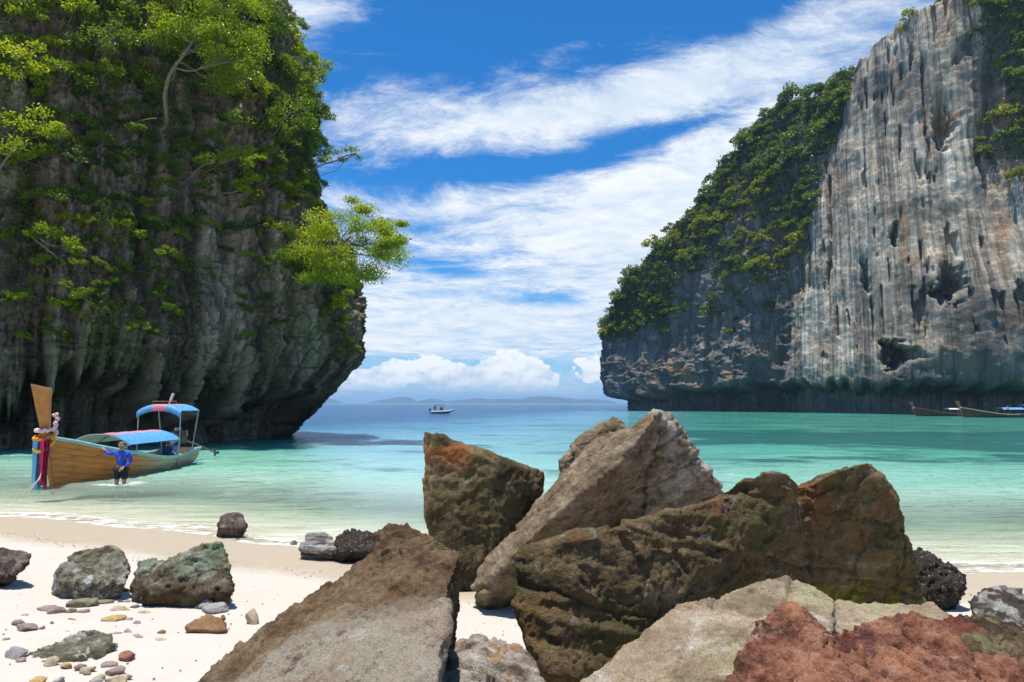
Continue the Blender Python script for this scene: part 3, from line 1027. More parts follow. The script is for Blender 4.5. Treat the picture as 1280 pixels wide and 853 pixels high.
def rock_mat(name, cols, scale=2.5, patches=(), bump=0.6, bdist=0.03, rough=0.9, speck=None, cracks=None, barn=None, strata=None, spec=0.25):
    m, t, out = material(name)
    pos = t.pos()
    a = t.noise(pos, scale, 8, 0.64, 0.3)
    b = t.noise(pos, scale * 6.5, 6, 0.68)
    c3 = t.noise(pos, scale * 0.45, 3, 0.6)
    f = t.math('ADD', t.math('MULTIPLY', a, 0.55), t.math('ADD', t.math('MULTIPLY', b, 0.25), t.math('MULTIPLY', c3, 0.2)))
    if strata:
        sx_, amt = strata
        sn = t.noise(t.map(pos, sx_), 1.0, 6, 0.65, 0.4)
        f = t.math('ADD', t.math('MULTIPLY', f, 1 - amt), t.math('MULTIPLY', sn, amt))
    k = len(cols)
    col = t.ramp(f, [(0.40 + 0.21 * i / (k - 1), c_) for i, c_ in enumerate(cols)])
    grain = t.noise(pos, scale * 28, 3, 0.7)
    xyz = t.sep(pos)
    hgt = t.math('ADD', t.math('MULTIPLY', b, 0.7), t.math('MULTIPLY', t.noise(pos, scale * 20, 5, 0.72), 0.8))
    for i, pt in enumerate(patches):
        c_, sc_, lo, hi = pt[:4]
        nn = t.noise(t.map(pos, (1, 1, 1), (3.3 * i + 1, 2.1 * i, 5.7 * i)), sc_, 6, 0.65)
        fac = t.sstep(nn, lo, hi)
        for (ax, l0, h0) in pt[4:]:
            wob = t.math('ADD', xyz['xyz'.index(ax)], t.math('MULTIPLY', t.math('SUBTRACT', t.noise(pos, sc_ * 1.3, 5, 0.65), 0.5), abs(h0 - l0) * 1.6))
            fac = t.math('MULTIPLY', fac, t.sstep(wob, l0, h0) if h0 > l0 else t.sstep(wob, h0, l0, 1.0, 0.0))
        col = t.mix(fac, col, t.mix(b, tuple(x * 0.72 for x in c_), tuple(min(1, x * 1.3) for x in c_)))
    if cracks:
        cs, cw, cc = cracks
        vn = t.node('ShaderNodeTexVoronoi', feature='DISTANCE_TO_EDGE')
        t.put(vn.inputs['Vector'], t.vmath('ADD', t.map(pos, (1, 1, 1), (0, 0, 0), (0.5, 0.7, 0.3)), t.vmath('MULTIPLY', t.noise(pos, cs * 2, 4, 0.6, 0, True), (0.25, 0.25, 0.25))))
        vn.inputs['Scale'].default_value = cs
        cr = t.sstep(vn.outputs['Distance'], cw, 0.0)
        col = t.mix(t.math('MULTIPLY', cr, 0.8), col, cc)
        hgt = t.math('SUBTRACT', hgt, t.math('MULTIPLY', cr, 0.9))
    if speck:
        ss, sc2 = speck
        sp = t.sstep(t.noise(pos, ss, 3, 0.6), 0.60, 0.68)
        col = t.mix(t.math('MULTIPLY', sp, 0.75), col, sc2)
    if barn:
        bs, bc, l0, h0 = barn
        bd = t.voronoi(pos, bs)
        zz = t.math('ADD', xyz[2], t.math('MULTIPLY', t.math('SUBTRACT', t.noise(pos, 3.0, 4), 0.5), 0.5))
        mk = t.sstep(zz, h0, l0) if l0 < h0 else 1.0
        bf = t.math('MULTIPLY', t.sstep(bd, 0.42, 0.2), mk)
        col = t.mix(t.math('MULTIPLY', mk, 0.7), col, (0.03, 0.024, 0.018))
        col = t.mix(t.math('MULTIPLY', bf, t.sstep(t.noise(pos, bs * 0.5, 3), 0.48, 0.6)), col, bc)
        hgt = t.math('ADD', hgt, t.math('MULTIPLY', bf, 0.8))
    col = t.mix(1.0, col, t.ramp(grain, [(0.34, (0.70, 0.68, 0.66)), (0.5, (1, 1, 1)), (0.66, (1.3, 1.3, 1.28))]), 'MULTIPLY')
    principled(t, out, col, rough, t.bump(hgt, bump, bdist), spec=spec)
    return m


def PX(*pts):
    return [P(*q) for q in pts]


def BASE(*pts):
    """points in the sand under the rock: pixel column, distance"""
    r = []
    for px, d in pts:
        x = (px - 640) / FPX * d
        r.append(np.array((x, d, float(ground_z(x, d)) - 0.15)))
    return r


M_A = rock_mat('brown pitted rock with pale foot', [(0.05, 0.030, 0.015), (0.115, 0.070, 0.034), (0.18, 0.118, 0.064), (0.27, 0.195, 0.115)], 4.0,
               [((0.31, 0.265, 0.20), 3.0, 0.2, 0.3, ('y', 4.1, 3.75)), ((0.28, 0.19, 0.14), 2.0, 0.46, 0.6, ('y', 3.95, 3.7)), ((0.12, 0.09, 0.065), 6.0, 0.55, 0.66, ('y', 3.9, 3.7)),
                ((0.27, 0.26, 0.175), 2.6, 0.54, 0.66, ('y', 4.0, 3.8)), ((0.40, 0.37, 0.33), 5.0, 0.56, 0.66, ('y', 3.9, 3.6))], 0.9, 0.03)
rock('boulder', [PX((430, 716, 4.62), (472, 690, 4.6), (560, 686, 4.5), (577, 690, 4.4), (571, 708, 4.3), (556, 748, 4.0), (470, 745, 4.25), (400, 770, 4.25)) +
                 PX((440, 740, 5.0), (560, 720, 4.95)) + BASE((560, 4.85), (480, 4.9), (552, 4.3)),
                 PX((560, 762, 3.86), (556, 745, 4.02), (548, 800, 3.6), (545, 860, 3.15), (542, 930, 3.0), (385, 752, 4.5), (430, 716, 4.62), (330, 797, 4.35), (285, 824, 4.25),
                    (240, 855, 4.15), (300, 900, 3.4), (420, 930, 2.9), (480, 800, 3.75)) + BASE((250, 4.4), (330, 4.7), (500, 4.9), (556, 4.2), (545, 3.2), (300, 3.0), (200, 3.4)),
                 PX((470, 664, 4.6), (487, 652, 4.62), (510, 656, 4.6), (522, 670, 4.55), (548, 677, 4.5), (540, 720, 4.3), (468, 705, 4.5)) + PX((475, 690, 4.95), (530, 690, 4.9))],
     M_A, 'big brown boulder with a knobbly top and pale grey foot, apart from the leaning slabs', 3, 4.0, detail=0.0030,
     size=0.05, chips=0.014, chip_f=5.0, fine=0.014, fine_f=13, pits=0.02, pit_f=20)

M_B = rock_mat('dark olive rock', [(0.045, 0.033, 0.016), (0.10, 0.072, 0.033), (0.165, 0.122, 0.06), (0.27, 0.215, 0.13)], 2.6,
               [((0.11, 0.092, 0.03), 2.2, 0.50, 0.66), ((0.30, 0.115, 0.035), 3.0, 0.42, 0.58, ('z', 1.55, 1.75), ('z', 2.0, 1.9), ('x', -0.4, -0.7)),
                ((0.25, 0.15, 0.07), 3.0, 0.3, 0.5, ('x', -1.1, -1.18))], 0.8, 0.04, barn=(30, (0.22, 0.20, 0.17), 0.35, 0.75))
rock('boulder', [PX((528, 538, 9.35), (541, 541, 9.15), (575, 560, 9.1), (620, 579, 9.1), (655, 585, 9.2), (679, 592, 9.4), (676, 625, 9.3), (655, 680, 9.2), (600, 706, 8.95), (572, 716, 8.9),
                    (546, 690, 9.0), (536, 655, 9.15), (531, 600, 9.3)) +
                 PX((560, 562, 10.1), (640, 592, 10.2), (670, 610, 10.2)) + BASE((560, 10.0), (655, 10.2), (600, 9.0), (570, 8.95), (550, 9.2))],
     M_B, 'dark olive triangular boulder with an orange stained tip beside the tallest slab', 8, 9.2,
     size=0.045, freq=1.4, chips=0.02, chip_f=2.6, fine=0.016, fine_f=7, pits=0.01, pit_f=9)

M_C = rock_mat('pale weathered rock', [(0.075, 0.052, 0.028), (0.16, 0.115, 0.066), (0.27, 0.205, 0.135), (0.42, 0.345, 0.255)], 3.2,
               [((0.42, 0.375, 0.32), 3.0, 0.42, 0.6, ('x', 1.45, 1.75)), ((0.22, 0.18, 0.09), 2.2, 0.48, 0.6, ('z', 1.1, 0.7)),
                ((0.24, 0.155, 0.08), 1.8, 0.56, 0.66)], 0.9, 0.05, strata=((3, 3, 14), 0.35))
rock('boulder', [PX((590, 738, 8.05), (605, 742, 7.75), (645, 736, 7.75), (640, 694, 7.5), (692, 646, 7.35), (762, 590, 7.45), (816, 527, 7.8), (819, 516, 8.0), (600, 716, 8.25), (640, 668, 8.5), (674, 640, 8.7),
                    (708, 585, 8.95), (745, 552, 9.1), (800, 530, 9.0)) + PX((640, 722, 8.7), (700, 685, 9.3), (770, 640, 9.5), (830, 600, 9.3)) + BASE((612, 8.1), (640, 8.9), (690, 9.5)),
                 PX((819, 516, 8.0), (838, 519, 8.25), (857, 541, 8.4), (902, 611, 8.5), (872, 640, 9.0), (835, 592, 8.6), (822, 548, 8.2)) + PX((800, 532, 9.0), (880, 600, 9.7)) + BASE((790, 9.5), (890, 9.3), (850, 10.0)),
                 PX((775, 600, 8.5), (822, 540, 8.35), (838, 521, 8.3), (868, 630, 9.2), (800, 645, 9.5), (832, 590, 8.75), (745, 620, 9.0), (800, 535, 9.0), (845, 640, 9.5), (770, 690, 9.7)) + BASE((770, 9.8), (850, 9.7)),
                 PX((702, 580, 9.3), (716, 555, 9.3), (744, 532, 9.3), (768, 524, 9.3), (781, 534, 9.2), (765, 575, 9.0), (712, 600, 9.1), (700, 600, 9.3)) + PX((720, 570, 9.9), (770, 540, 9.9)) +
                 BASE((720, 9.4), (780, 9.8))],
     M_C, 'tallest pale boulder, a leaning pointed slab with a dark overhanging underside', 14, 8.0,
     size=0.04, freq=1.7, chips=0.016, chip_f=2.8, fine=0.022, fine_f=8, strata=((-0.55, 0.3, 0.8), 9, 0.022), joints=[((-0.5, 0.2, 0.85), 0.42, 0.02, 0.05)])

M_D = rock_mat('rusty olive rock', [(0.055, 0.038, 0.017), (0.125, 0.085, 0.038), (0.21, 0.148, 0.072), (0.34, 0.26, 0.155)], 3.0,
               [((0.26, 0.11, 0.045), 2.3, 0.46, 0.66, ('z', 1.4, 1.75)), ((0.20, 0.185, 0.012), 6.0, 0.46, 0.56, ('z', 1.12, 0.98), ('x', 1.55, 1.75)),
                ((0.33, 0.30, 0.24), 4.5, 0.58, 0.68), ((0.10, 0.088, 0.03), 1.8, 0.46, 0.66), ((0.20, 0.125, 0.05), 3.2, 0.50, 0.66)], 0.95, 0.05, strata=((2, 2, 9), 0.3))
rock('boulder', [PX((650, 692, 4.85), (664, 686, 4.8), (722, 673, 4.75), (790, 652, 4.95), (852, 634, 5.15), (906, 619, 5.2), (990, 606, 5.4), (640, 735, 4.8), (648, 772, 4.75), (662, 802, 4.65),
                    (692, 842, 4.55), (735, 880, 4.6), (830, 800, 4.95), (800, 740, 4.85), (1000, 775, 5.75)) + PX((700, 690, 5.5), (860, 650, 5.8), (990, 625, 6.1)) +
                 BASE((700, 4.7), (680, 5.4), (900, 5.4), (1000, 6.0)),
                 PX((880, 630, 5.35), (905, 619, 5.4), (926, 601, 5.3), (965, 588, 5.3), (986, 593, 5.3), (1002, 604, 5.35), (1000, 700, 5.5), (900, 700, 5.4)) + PX((920, 620, 6.1), (980, 605, 6.1)) + BASE((900, 5.5), (1000, 5.6), (1000, 6.2)),
                 PX((990, 610, 5.55), (1022, 602, 5.35), (1042, 590, 5.35), (1086, 578, 5.4), (1101, 598, 5.45), (1128, 640, 5.55), (1146, 692, 5.65), (1152, 750, 5.75), (1000, 700, 5.55), (1080, 690, 5.55),
                    (990, 760, 5.65)) + PX((1030, 612, 6.0), (1085, 595, 6.25), (1120, 660, 6.3)) + BASE((1140, 5.95), (1000, 5.8), (1120, 6.2), (1000, 6.3))],
     M_D, 'long rusty brown boulder with yellow moss, lying across in front of the tallest slab', 21, 5.2, detail=0.0026,
     size=0.04, freq=2.0, chips=0.018, chip_f=3.0, fine=0.013, fine_f=9, pits=0.008, pit_f=11, strata=((0.2, 0.1, 1), 7, 0.014), joints=[((0.25, 0.1, 1), 0.5, 0.012, 0.02), ((1, 0.2, -0.1), 1.1, 0.014, 0.025)])

M_E = rock_mat('tan sandstone', [(0.14, 0.10, 0.062), (0.225, 0.168, 0.106), (0.295, 0.225, 0.148), (0.38, 0.31, 0.22)], 4.0,
               [((0.44, 0.39, 0.34), 2.6, 0.54, 0.68), ((0.29, 0.26, 0.155), 1.9, 0.52, 0.66), ((0.24, 0.15, 0.09), 4.0, 0.6, 0.7)], 0.8, 0.02,
               speck=(46, (0.12, 0.09, 0.06)))
rock('boulder', [PX((718, 856, 3.35), (782, 815, 3.6), (836, 782, 3.7), (838, 760, 3.85), (872, 755, 3.9), (960, 735, 4.05), (985, 722, 4.15), (1012, 727, 4.12), (1045, 748, 3.95), (1040, 790, 3.6),
                    (1000, 860, 3.1), (930, 920, 2.9), (760, 920, 3.0), (900, 790, 3.55)) + PX((900, 775, 4.5), (1010, 745, 4.5)) + BASE((760, 3.4), (860, 4.3), (1030, 4.3), (1010, 3.1), (780, 3.0), (900, 2.9)),
                 PX((1030, 752, 4.0), (1062, 752, 4.05), (1092, 756, 4.05), (1132, 752, 4.1), (1166, 756, 4.05), (1186, 772, 3.9), (1190, 800, 3.6), (1060, 810, 3.55)) + PX((1050, 780, 4.4), (1160, 780, 4.4)) +
                 BASE((1040, 3.6), (1180, 3.7), (1170, 4.3), (1050, 4.4))],
     M_E, 'low tan sandstone rock crossed by fine cracks, between the rusty long boulder and red rock', 27, 3.6, detail=0.0034,
     size=0.03, freq=2.4, chips=0.012, chip_f=4.0, fine=0.011, fine_f=16, joints=[((0.9, -0.5, 0.2), 0.34, 0.012, 0.045), ((0.5, 0.9, 0.1), 0.6, 0.012, 0.04)])

M_F = rock_mat('red pitted rock', [(0.085, 0.034, 0.022), (0.26, 0.105, 0.06), (0.42, 0.20, 0.12), (0.56, 0.33, 0.22)], 6.5,
               [((0.45, 0.20, 0.10), 2.4, 0.50, 0.62), ((0.12, 0.045, 0.04), 3.0, 0.54, 0.64), ((0.42, 0.34, 0.25), 3.0, 0.60, 0.68)], 1.0, 0.025)
rock('boulder', [PX((905, 860, 2.75), (932, 803, 2.95), (960, 785, 3.05), (984, 755, 3.15), (1003, 764, 3.15), (1022, 792, 3.0), (1040, 802, 2.95), (1060, 860, 2.6), (1000, 930, 2.4), (900, 930, 2.5)) +
                 PX((985, 785, 3.5)) + BASE((920, 3.2), (1040, 3.3), (1050, 2.5), (900, 2.5)),
                 PX((1030, 806, 2.95), (1066, 795, 3.0), (1100, 772, 3.15), (1132, 768, 3.2), (1182, 786, 3.1), (1205, 815, 2.95), (1230, 860, 2.7), (1240, 930, 2.5), (1020, 930, 2.45), (1080, 820, 2.85)) +
                 PX((1120, 790, 3.5), (1180, 800, 3.5)) + BASE((1040, 3.3), (1200, 3.4), (1230, 2.6), (1040, 2.5)),
                 PX((1200, 835, 2.95), (1225, 820, 3.0), (1260, 822, 2.95), (1300, 850, 2.8), (1310, 930, 2.6), (1200, 930, 2.6)) + BASE((1210, 3.2), (1300, 3.1), (1300, 2.6))],
     M_F, 'brick red pitted rock beside the tan sandstone rock', 33, 2.9, detail=0.0034,
     size=0.035, freq=3.2, chips=0.016, chip_f=6.0, fine=0.018, fine_f=15, pits=0.06, pit_f=12)

M_J = rock_mat('brown crusted rock', [(0.03, 0.02, 0.012), (0.085, 0.055, 0.032), (0.15, 0.105, 0.055), (0.26, 0.22, 0.11)], 6.0,
               [((0.24, 0.21, 0.09), 4.0, 0.52, 0.62), ((0.22, 0.07, 0.045), 3.0, 0.52, 0.62)], 1.0, 0.03)
rock('boulder', [PX((1182, 776, 3.75), (1200, 772, 3.8), (1215, 785, 3.75), (1245, 780, 3.8), (1290, 795, 3.75), (1330, 830, 3.4), (1260, 840, 3.2), (1200, 830, 3.25), (1180, 800, 3.5)) +
                 PX((1210, 790, 4.1), (1280, 800, 4.1)) + BASE((1190, 4.0), (1320, 4.0), (1330, 3.3), (1190, 3.3))],
     M_J, 'dark brown crusted rock behind the red pitted rock', 37, 3.7, detail=0.0034, size=0.05, freq=3.0, chips=0.03, chip_f=6, fine=0.02, fine_f=14, pits=0.04, pit_f=14)

M_G = rock_mat('pale grey wrinkled rock', [(0.10, 0.075, 0.05), (0.25, 0.20, 0.15), (0.40, 0.36, 0.31), (0.55, 0.52, 0.48)], 4.0,
               [((0.30, 0.17, 0.08), 4.0, 0.55, 0.65)], 0.9, 0.03, strata=((6, 14, 8), 0.5))
rock('boulder', [PX((533, 870, 3.75), (540, 832, 3.9), (556, 812, 4.05), (592, 800, 4.2), (625, 806, 4.25), (652, 820, 4.1), (678, 848, 3.9), (690, 900, 3.5), (540, 910, 3.5), (600, 830, 3.85)) +
                 PX((590, 815, 4.5), (640, 820, 4.5)) + BASE((560, 4.4), (660, 4.4), (690, 3.6), (540, 3.6))],
     M_G, 'pale wrinkled rock in the gap between the knobbly brown boulder and rusty long boulder', 41, 4.0, detail=0.003, size=0.05, freq=3.0, chips=0.02, chip_f=5, fine=0.014, fine_f=12, strata=((0.5, 0.6, 0.7), 22, 0.03))

M_H = rock_mat('barnacled rock', [(0.03, 0.022, 0.016), (0.075, 0.055, 0.04), (0.13, 0.10, 0.075), (0.22, 0.185, 0.15)], 8.0, [], 1.0, 0.03, barn=(38, (0.40, 0.37, 0.33), 9.0, 8.0))
rock('barnacled_rock', [PX((1140, 690, 8.1), (1147, 684, 8.15), (1162, 690, 8.05), (1190, 707, 7.95), (1207, 721, 7.9), (1206, 730, 7.85), (1182, 741, 7.85), (1166, 749, 7.8), (1140, 745, 7.8), (1135, 715, 7.9)) +
                        PX((1150, 705, 8.6), (1185, 722, 8.5)) + BASE((1145, 8.2), (1166, 8.1), (1150, 7.9))],
     M_H, 'dark barnacled rock with a pointed end jutting beyond the rusty long boulder', 45, 8.0, size=0.04, freq=3, chips=0.02, chip_f=6, fine=0.02, fine_f=10, bumps=0.03, bump_f=16)
M_I = rock_mat('grey rock with barnacle band', [(0.09, 0.085, 0.07), (0.19, 0.185, 0.16), (0.30, 0.295, 0.265), (0.45, 0.44, 0.41)], 5.0, [((0.05, 0.038, 0.028), 5.0, 0.42, 0.52, ('x', 4.95, 4.8))], 0.9, 0.02)
rock('barnacled_rock', [PX((1210, 752, 6.7), (1222, 741, 6.8), (1262, 732, 6.85), (1285, 746, 6.75), (1320, 775, 6.5), (1300, 800, 6.2), (1240, 780, 6.3), (1216, 768, 6.5)) + PX((1240, 750, 7.2), (1290, 765, 7.1)) +
                        BASE((1225, 7.0), (1310, 7.0), (1320, 6.3), (1225, 6.5))],
     M_I, 'low grey rock half covered in barnacles by the wet sand', 47, 6.7, size=0.03, freq=3, chips=0.02, chip_f=5, fine=0.012, fine_f=12, bumps=0.012, bump_f=22)

M_L1 = rock_mat('dark porous coral rock', [(0.035, 0.026, 0.02), (0.09, 0.068, 0.055), (0.16, 0.128, 0.105), (0.28, 0.24, 0.205)], 8.0, [], 1.0, 0.03)
M_L2 = rock_mat('grey green beach rock', [(0.06, 0.052, 0.03), (0.15, 0.135, 0.088), (0.25, 0.235, 0.17), (0.42, 0.41, 0.35)], 5.0,
                [((0.5, 0.5, 0.46), 6.0, 0.53, 0.62, ('z', 0.72, 0.55)), ((0.08, 0.065, 0.04), 5.0, 0.54, 0.62)], 1.0, 0.03)
M_L3 = rock_mat('greenish white beach rock', [(0.055, 0.042, 0.022), (0.13, 0.105, 0.065), (0.24, 0.23, 0.17), (0.42, 0.43, 0.36)], 5.0,
                [((0.16, 0.22, 0.135), 4.0, 0.45, 0.58, ('z', 0.62, 0.75)), ((0.10, 0.068, 0.035), 5.0, 0.3, 0.5, ('z', 0.62, 0.50))], 1.0, 0.03)
rock('beach_rock', [PX((-20, 690, 8.4), (0, 685, 8.5), (20, 691, 8.4), (38, 694, 8.35), (37, 699, 8.3), (22, 712, 8.2), (18, 718, 8.15), (-20, 720, 8.1)) + PX((10, 695, 8.9)) + BASE((-15, 8.8), (18, 8.5), (-15, 8.2))],
     M_L1, 'dark porous rock on the white sand, lowest and flattest of three', 51, 8.3, size=0.03, freq=4, chips=0.02, chip_f=7, fine=0.02, fine_f=14, pits=0.05, pit_f=14)
rock('beach_rock', [PX((72, 716, 8.0), (88, 695, 8.15), (110, 685, 8.25), (140, 684, 8.25), (154, 694, 8.15), (163, 712, 8.05), (158, 730, 7.9), (138, 733, 7.8), (105, 728, 7.8), (72, 724, 7.9)) +
                    PX((110, 697, 8.7), (145, 697, 8.7)) + BASE((80, 8.1), (155, 8.0), (150, 8.6), (90, 8.6), (130, 7.9))],
     M_L2, 'rounded grey green rock on the white sand beside the horned rock', 53, 8.0, size=0.04, freq=3.5, chips=0.02, chip_f=6, fine=0.016, fine_f=14, pits=0.03, pit_f=13)
rock('beach_rock', [PX((190, 712, 7.75), (215, 695, 7.85), (245, 684, 7.9), (272, 675, 7.95), (271, 690, 7.85), (286, 705, 7.75), (283, 722, 7.7), (291, 738, 7.6), (285, 741, 7.55), (185, 743, 7.5), (178, 730, 7.55)) +
                    PX((230, 702, 8.3), (270, 695, 8.3)) + BASE((190, 7.7), (285, 7.7), (280, 8.3), (200, 8.3)),
                    PX((170, 720, 7.8), (173, 702, 7.9), (196, 696, 7.95), (210, 705, 7.9), (190, 725, 7.75), (172, 735, 7.7)) + BASE((176, 7.9), (210, 8.2), (190, 7.8))],
     M_L3, 'greenish white rock with a pointed horn on the white sand', 55, 7.7, size=0.04, freq=3.5, chips=0.024, chip_f=6, fine=0.018, fine_f=14, pits=0.03, pit_f=14)
M_S = rock_mat('striped shore rock', [(0.05, 0.045, 0.04), (0.15, 0.14, 0.125), (0.32, 0.305, 0.28), (0.55, 0.53, 0.5)], 6.0, [], 0.9, 0.03, strata=((2.5, 4, 22), 0.75))
rock('shore_rock', [PX((273, 655, 13.0), (280, 645, 13.2), (294, 642, 13.3), (304, 646, 13.2), (309, 656, 13.0), (300, 660, 12.9), (278, 660, 12.9)) + PX((290, 650, 13.8)) + BASE((276, 13.2), (306, 13.2), (290, 13.6))],
     M_L1, 'round dark rock washed by the shallow water', 57, 13.2, size=0.03, freq=4, chips=0.02, chip_f=6, fine=0.02, fine_f=9, bumps=0.03, bump_f=14)
rock('shore_rock', [PX((374, 684, 10.9), (382, 670, 11.1), (405, 665, 11.2), (413, 672, 11.1), (426, 686, 10.8), (400, 687, 10.75)) + PX((395, 674, 11.5)) + BASE((380, 11.1), (422, 11.0), (400, 11.4))],
     M_S, 'small striped grey rock at the edge of the wet sand', 59, 11.0, size=0.02, freq=4, chips=0.012, chip_f=7, fine=0.012, fine_f=9, strata=((0.1, 0.2, 1), 16, 0.03))
rock('shore_rock', [PX((419, 680, 10.9), (424, 668, 11.0), (445, 663, 11.1), (460, 669, 11.0), (475, 672, 10.9), (470, 689, 10.6), (425, 690, 10.6)) + PX((445, 672, 11.5)) + BASE((424, 11.0), (470, 11.0), (450, 11.4))],
     M_H, 'barnacled rock between the striped grey rock and knobbly brown boulder', 61, 10.9, size=0.03, freq=4, chips=0.02, chip_f=7, fine=0.02, fine_f=10, bumps=0.03, bump_f=14)
rock('beach_rock', [PX((64, 806, 5.95), (88, 795, 6.05), (100, 790, 6.1), (122, 791, 6.1), (139, 797, 6.05), (141, 812, 5.9), (126, 826, 5.75), (75, 829, 5.6), (62, 824, 5.7)) + PX((110, 798, 6.5)) +
                    BASE((66, 5.9), (138, 5.9), (120, 6.4), (75, 6.2)),
                    PX((26, 826, 5.8), (48, 814, 5.9), (70, 810, 5.9), (74, 822, 5.75), (66, 833, 5.6), (40, 834, 5.6)) + BASE((30, 5.8), (70, 5.9), (60, 6.1))],
     M_L2, 'low flat mossy rock with dark hollows among the pebbles on the sand', 63, 5.9, size=0.03, freq=4, chips=0.02, chip_f=7, fine=0.014, fine_f=16, pits=0.045, pit_f=9)


# small stones and pebbles lying on the dry sand
def ground_at(px, py):
    lo, hi = 2.0, 40.0
    for _ in range(50):
        mid = (lo + hi) / 2
        q = P(px, py, mid)
        if q[2] > ground_z(q[0], q[1]):
            lo = mid
        else:
            hi = mid
    return P(px, py, (lo + hi) / 2)


def ico(sub):
    bm = bmesh.new()
    bmesh.ops.create_icosphere(bm, subdivisions=sub, radius=1)
    v = np.array([q.co[:] for q in bm.verts])
    f = np.array([[x.index for x in q.verts] for q in bm.faces])
    bm.free()
    return v, f


ICO4, ICO3 = ico(4), ico(3)


def stone(name, x0, x1, y0, y1, mat, label, seed, group=None, small=False, cat='stone'):
    """an angular stone between two pixel columns, resting on the sand at row y1"""
    g = ground_at((x0 + x1) / 2, y1 - 0.12 * (y1 - y0))
    d = g[1]
    wdt = (x1 - x0) / FPX * d / 2
    hgt = max((y1 - y0) / FPX * d * 0.82, 0.012)
    r_ = np.random.default_rng(seed)
    v, f = ICO3 if small else ICO4
    n = r_.normal(size=(11, 3))
    n /= np.linalg.norm(n, axis=1)[:, None]
    k = r_.uniform(0.52, 0.95, 11)
    rad = np.min(np.where(v @ n.T > 0.05, k / np.maximum(v @ n.T, 0.05), 9), axis=1)
    rad = np.minimum(rad, 1.12)
    vv = v * rad[:, None]
    vv *= 1 + 0.13 * fbm(vv * 2.3 + seed, 3, seed=seed)[:, None] + 0.07 * fbm(vv * 7 + seed, 3, seed=seed + 1, ridged=True)[:, None]
    vv = vv * np.array((wdt, wdt * r_.uniform(0.6, 0.85), hgt / 1.45))
    vv[:, 2] += hgt * 0.26
    a = r_.uniform(-0.35, 0.35)
    ca, sa = math.cos(a), math.sin(a)
    vv[:, 0], vv[:, 1] = vv[:, 0] * ca - vv[:, 1] * sa, vv[:, 0] * sa + vv[:, 1] * ca
    o = link(name, mesh_from(name, vv, f), mat, None, (g[0], g[1] + wdt * 0.4, float(ground_z(g[0], g[1] + wdt * 0.4)) - 0.004))
    return tag(o, label, cat, group)


def peb(nm, c):
    return rock_mat(nm, [tuple(x * 0.55 for x in c), tuple(x * 0.85 for x in c), c, tuple(min(1, x * 1.35) for x in c)], 14.0, [], 0.5, 0.01)


PM = {'grey': peb('grey stone', (0.29, 0.27, 0.26)), 'mauve': peb('mauve stone', (0.27, 0.195, 0.175)), 'brown': peb('brown stone', (0.22, 0.125, 0.06)), 'ochre': peb('ochre stone', (0.40, 0.27, 0.11)),
      'tan': peb('tan stone', (0.42, 0.34, 0.235)), 'green': peb('olive stone', (0.18, 0.165, 0.10)), 'red': peb('red stone', (0.26, 0.115, 0.085)), 'dark': peb('dark stone', (0.12, 0.105, 0.085))}
big_st = [('brown', 230, 278, 771, 794, 'angular rust brown stone standing alone on the sand'), ('tan', 303, 324, 762, 782, 'small pointed tan stone alone on the sand'),
          ('grey', 236, 270, 749, 764, 'flat broken grey stone just below the horned rock'), ('grey', 254, 286, 752, 767, 'flat grey stone leaning on the broken grey stone'),
          ('grey', 5, 31, 807, 824, 'faceted light grey stone beside the low mossy rock'), ('ochre', 125, 152, 768, 779, 'bright ochre yellow stone on the sand'),
          ('red', 147, 168, 813, 826, 'dull red stone beside the low mossy rock'), ('green', 82, 119, 750, 761, 'mossy olive stone in the long row of small stones'),
          ('mauve', 16, 45, 778, 790, 'long wedge shaped mauve stone'), ('tan', 137, 156, 756, 765, 'smooth tan stone at the end of the row of small stones'),
          ('grey', 160, 178, 792, 801, 'flat lilac grey stone on the sand'), ('tan', 130, 154, 842, 858, 'rounded cream stone among the pebbles below the red stone'),
          ('ochre', 34, 55, 847, 858, 'rounded orange ochre stone below the low mossy rock'), ('mauve', 131, 154, 834, 844, 'purple brown stone behind the rounded cream stone')]
for i, (c_, a, b, y0, y1, lb) in enumerate(big_st):
    stone('stone', a, b, y0, y1, PM[c_], lb, 100 + i)
small_st = [('mauve', 45, 68, 756, 765), ('mauve', 54, 76, 759, 768), ('green', 76, 96, 760, 768), ('mauve', 95, 109, 760, 768), ('green', 118, 138, 749, 756), ('tan', 148, 161, 760, 765), ('dark', 161, 173, 756, 762),
            ('tan', 170, 187, 762, 768), ('grey', 154, 163, 750, 754), ('grey', 155, 166, 772, 778), ('grey', 162, 174, 776, 781), ('mauve', 15, 29, 774, 782), ('brown', 48, 56, 782, 787), ('green', 60, 67, 777, 781),
            ('green', 81, 94, 773, 777), ('grey', 133, 154, 790, 797), ('tan', 155, 164, 785, 794), ('mauve', 126, 143, 827, 834), ('grey', 154, 163, 842, 848), ('grey', 62, 78, 846, 858), ('tan', 100, 119, 831, 842),
            ('mauve', 103, 113, 838, 845), ('brown', 194, 206, 787, 793), ('tan', 187, 206, 797, 804), ('grey', 183, 191, 799, 804), ('brown', 149, 160, 736, 740), ('grey', 108, 126, 848, 856), ('tan', 52, 72, 822, 834),
            ('ochre', 74, 90, 828, 835), ('mauve', 92, 108, 829, 836), ('brown', 273, 281, 769, 779), ('dark', 147, 153, 750, 754), ('dark', 92, 97, 733, 736), ('grey', 74, 90, 789, 793), ('green', 360, 372, 675, 683),
            ('tan', 25, 34, 767, 771), ('grey', 210, 217, 803, 807), ('tan', 114, 128, 843, 850), ('mauve', 16, 32, 822, 828), ('grey', 0, 10, 797, 801)]
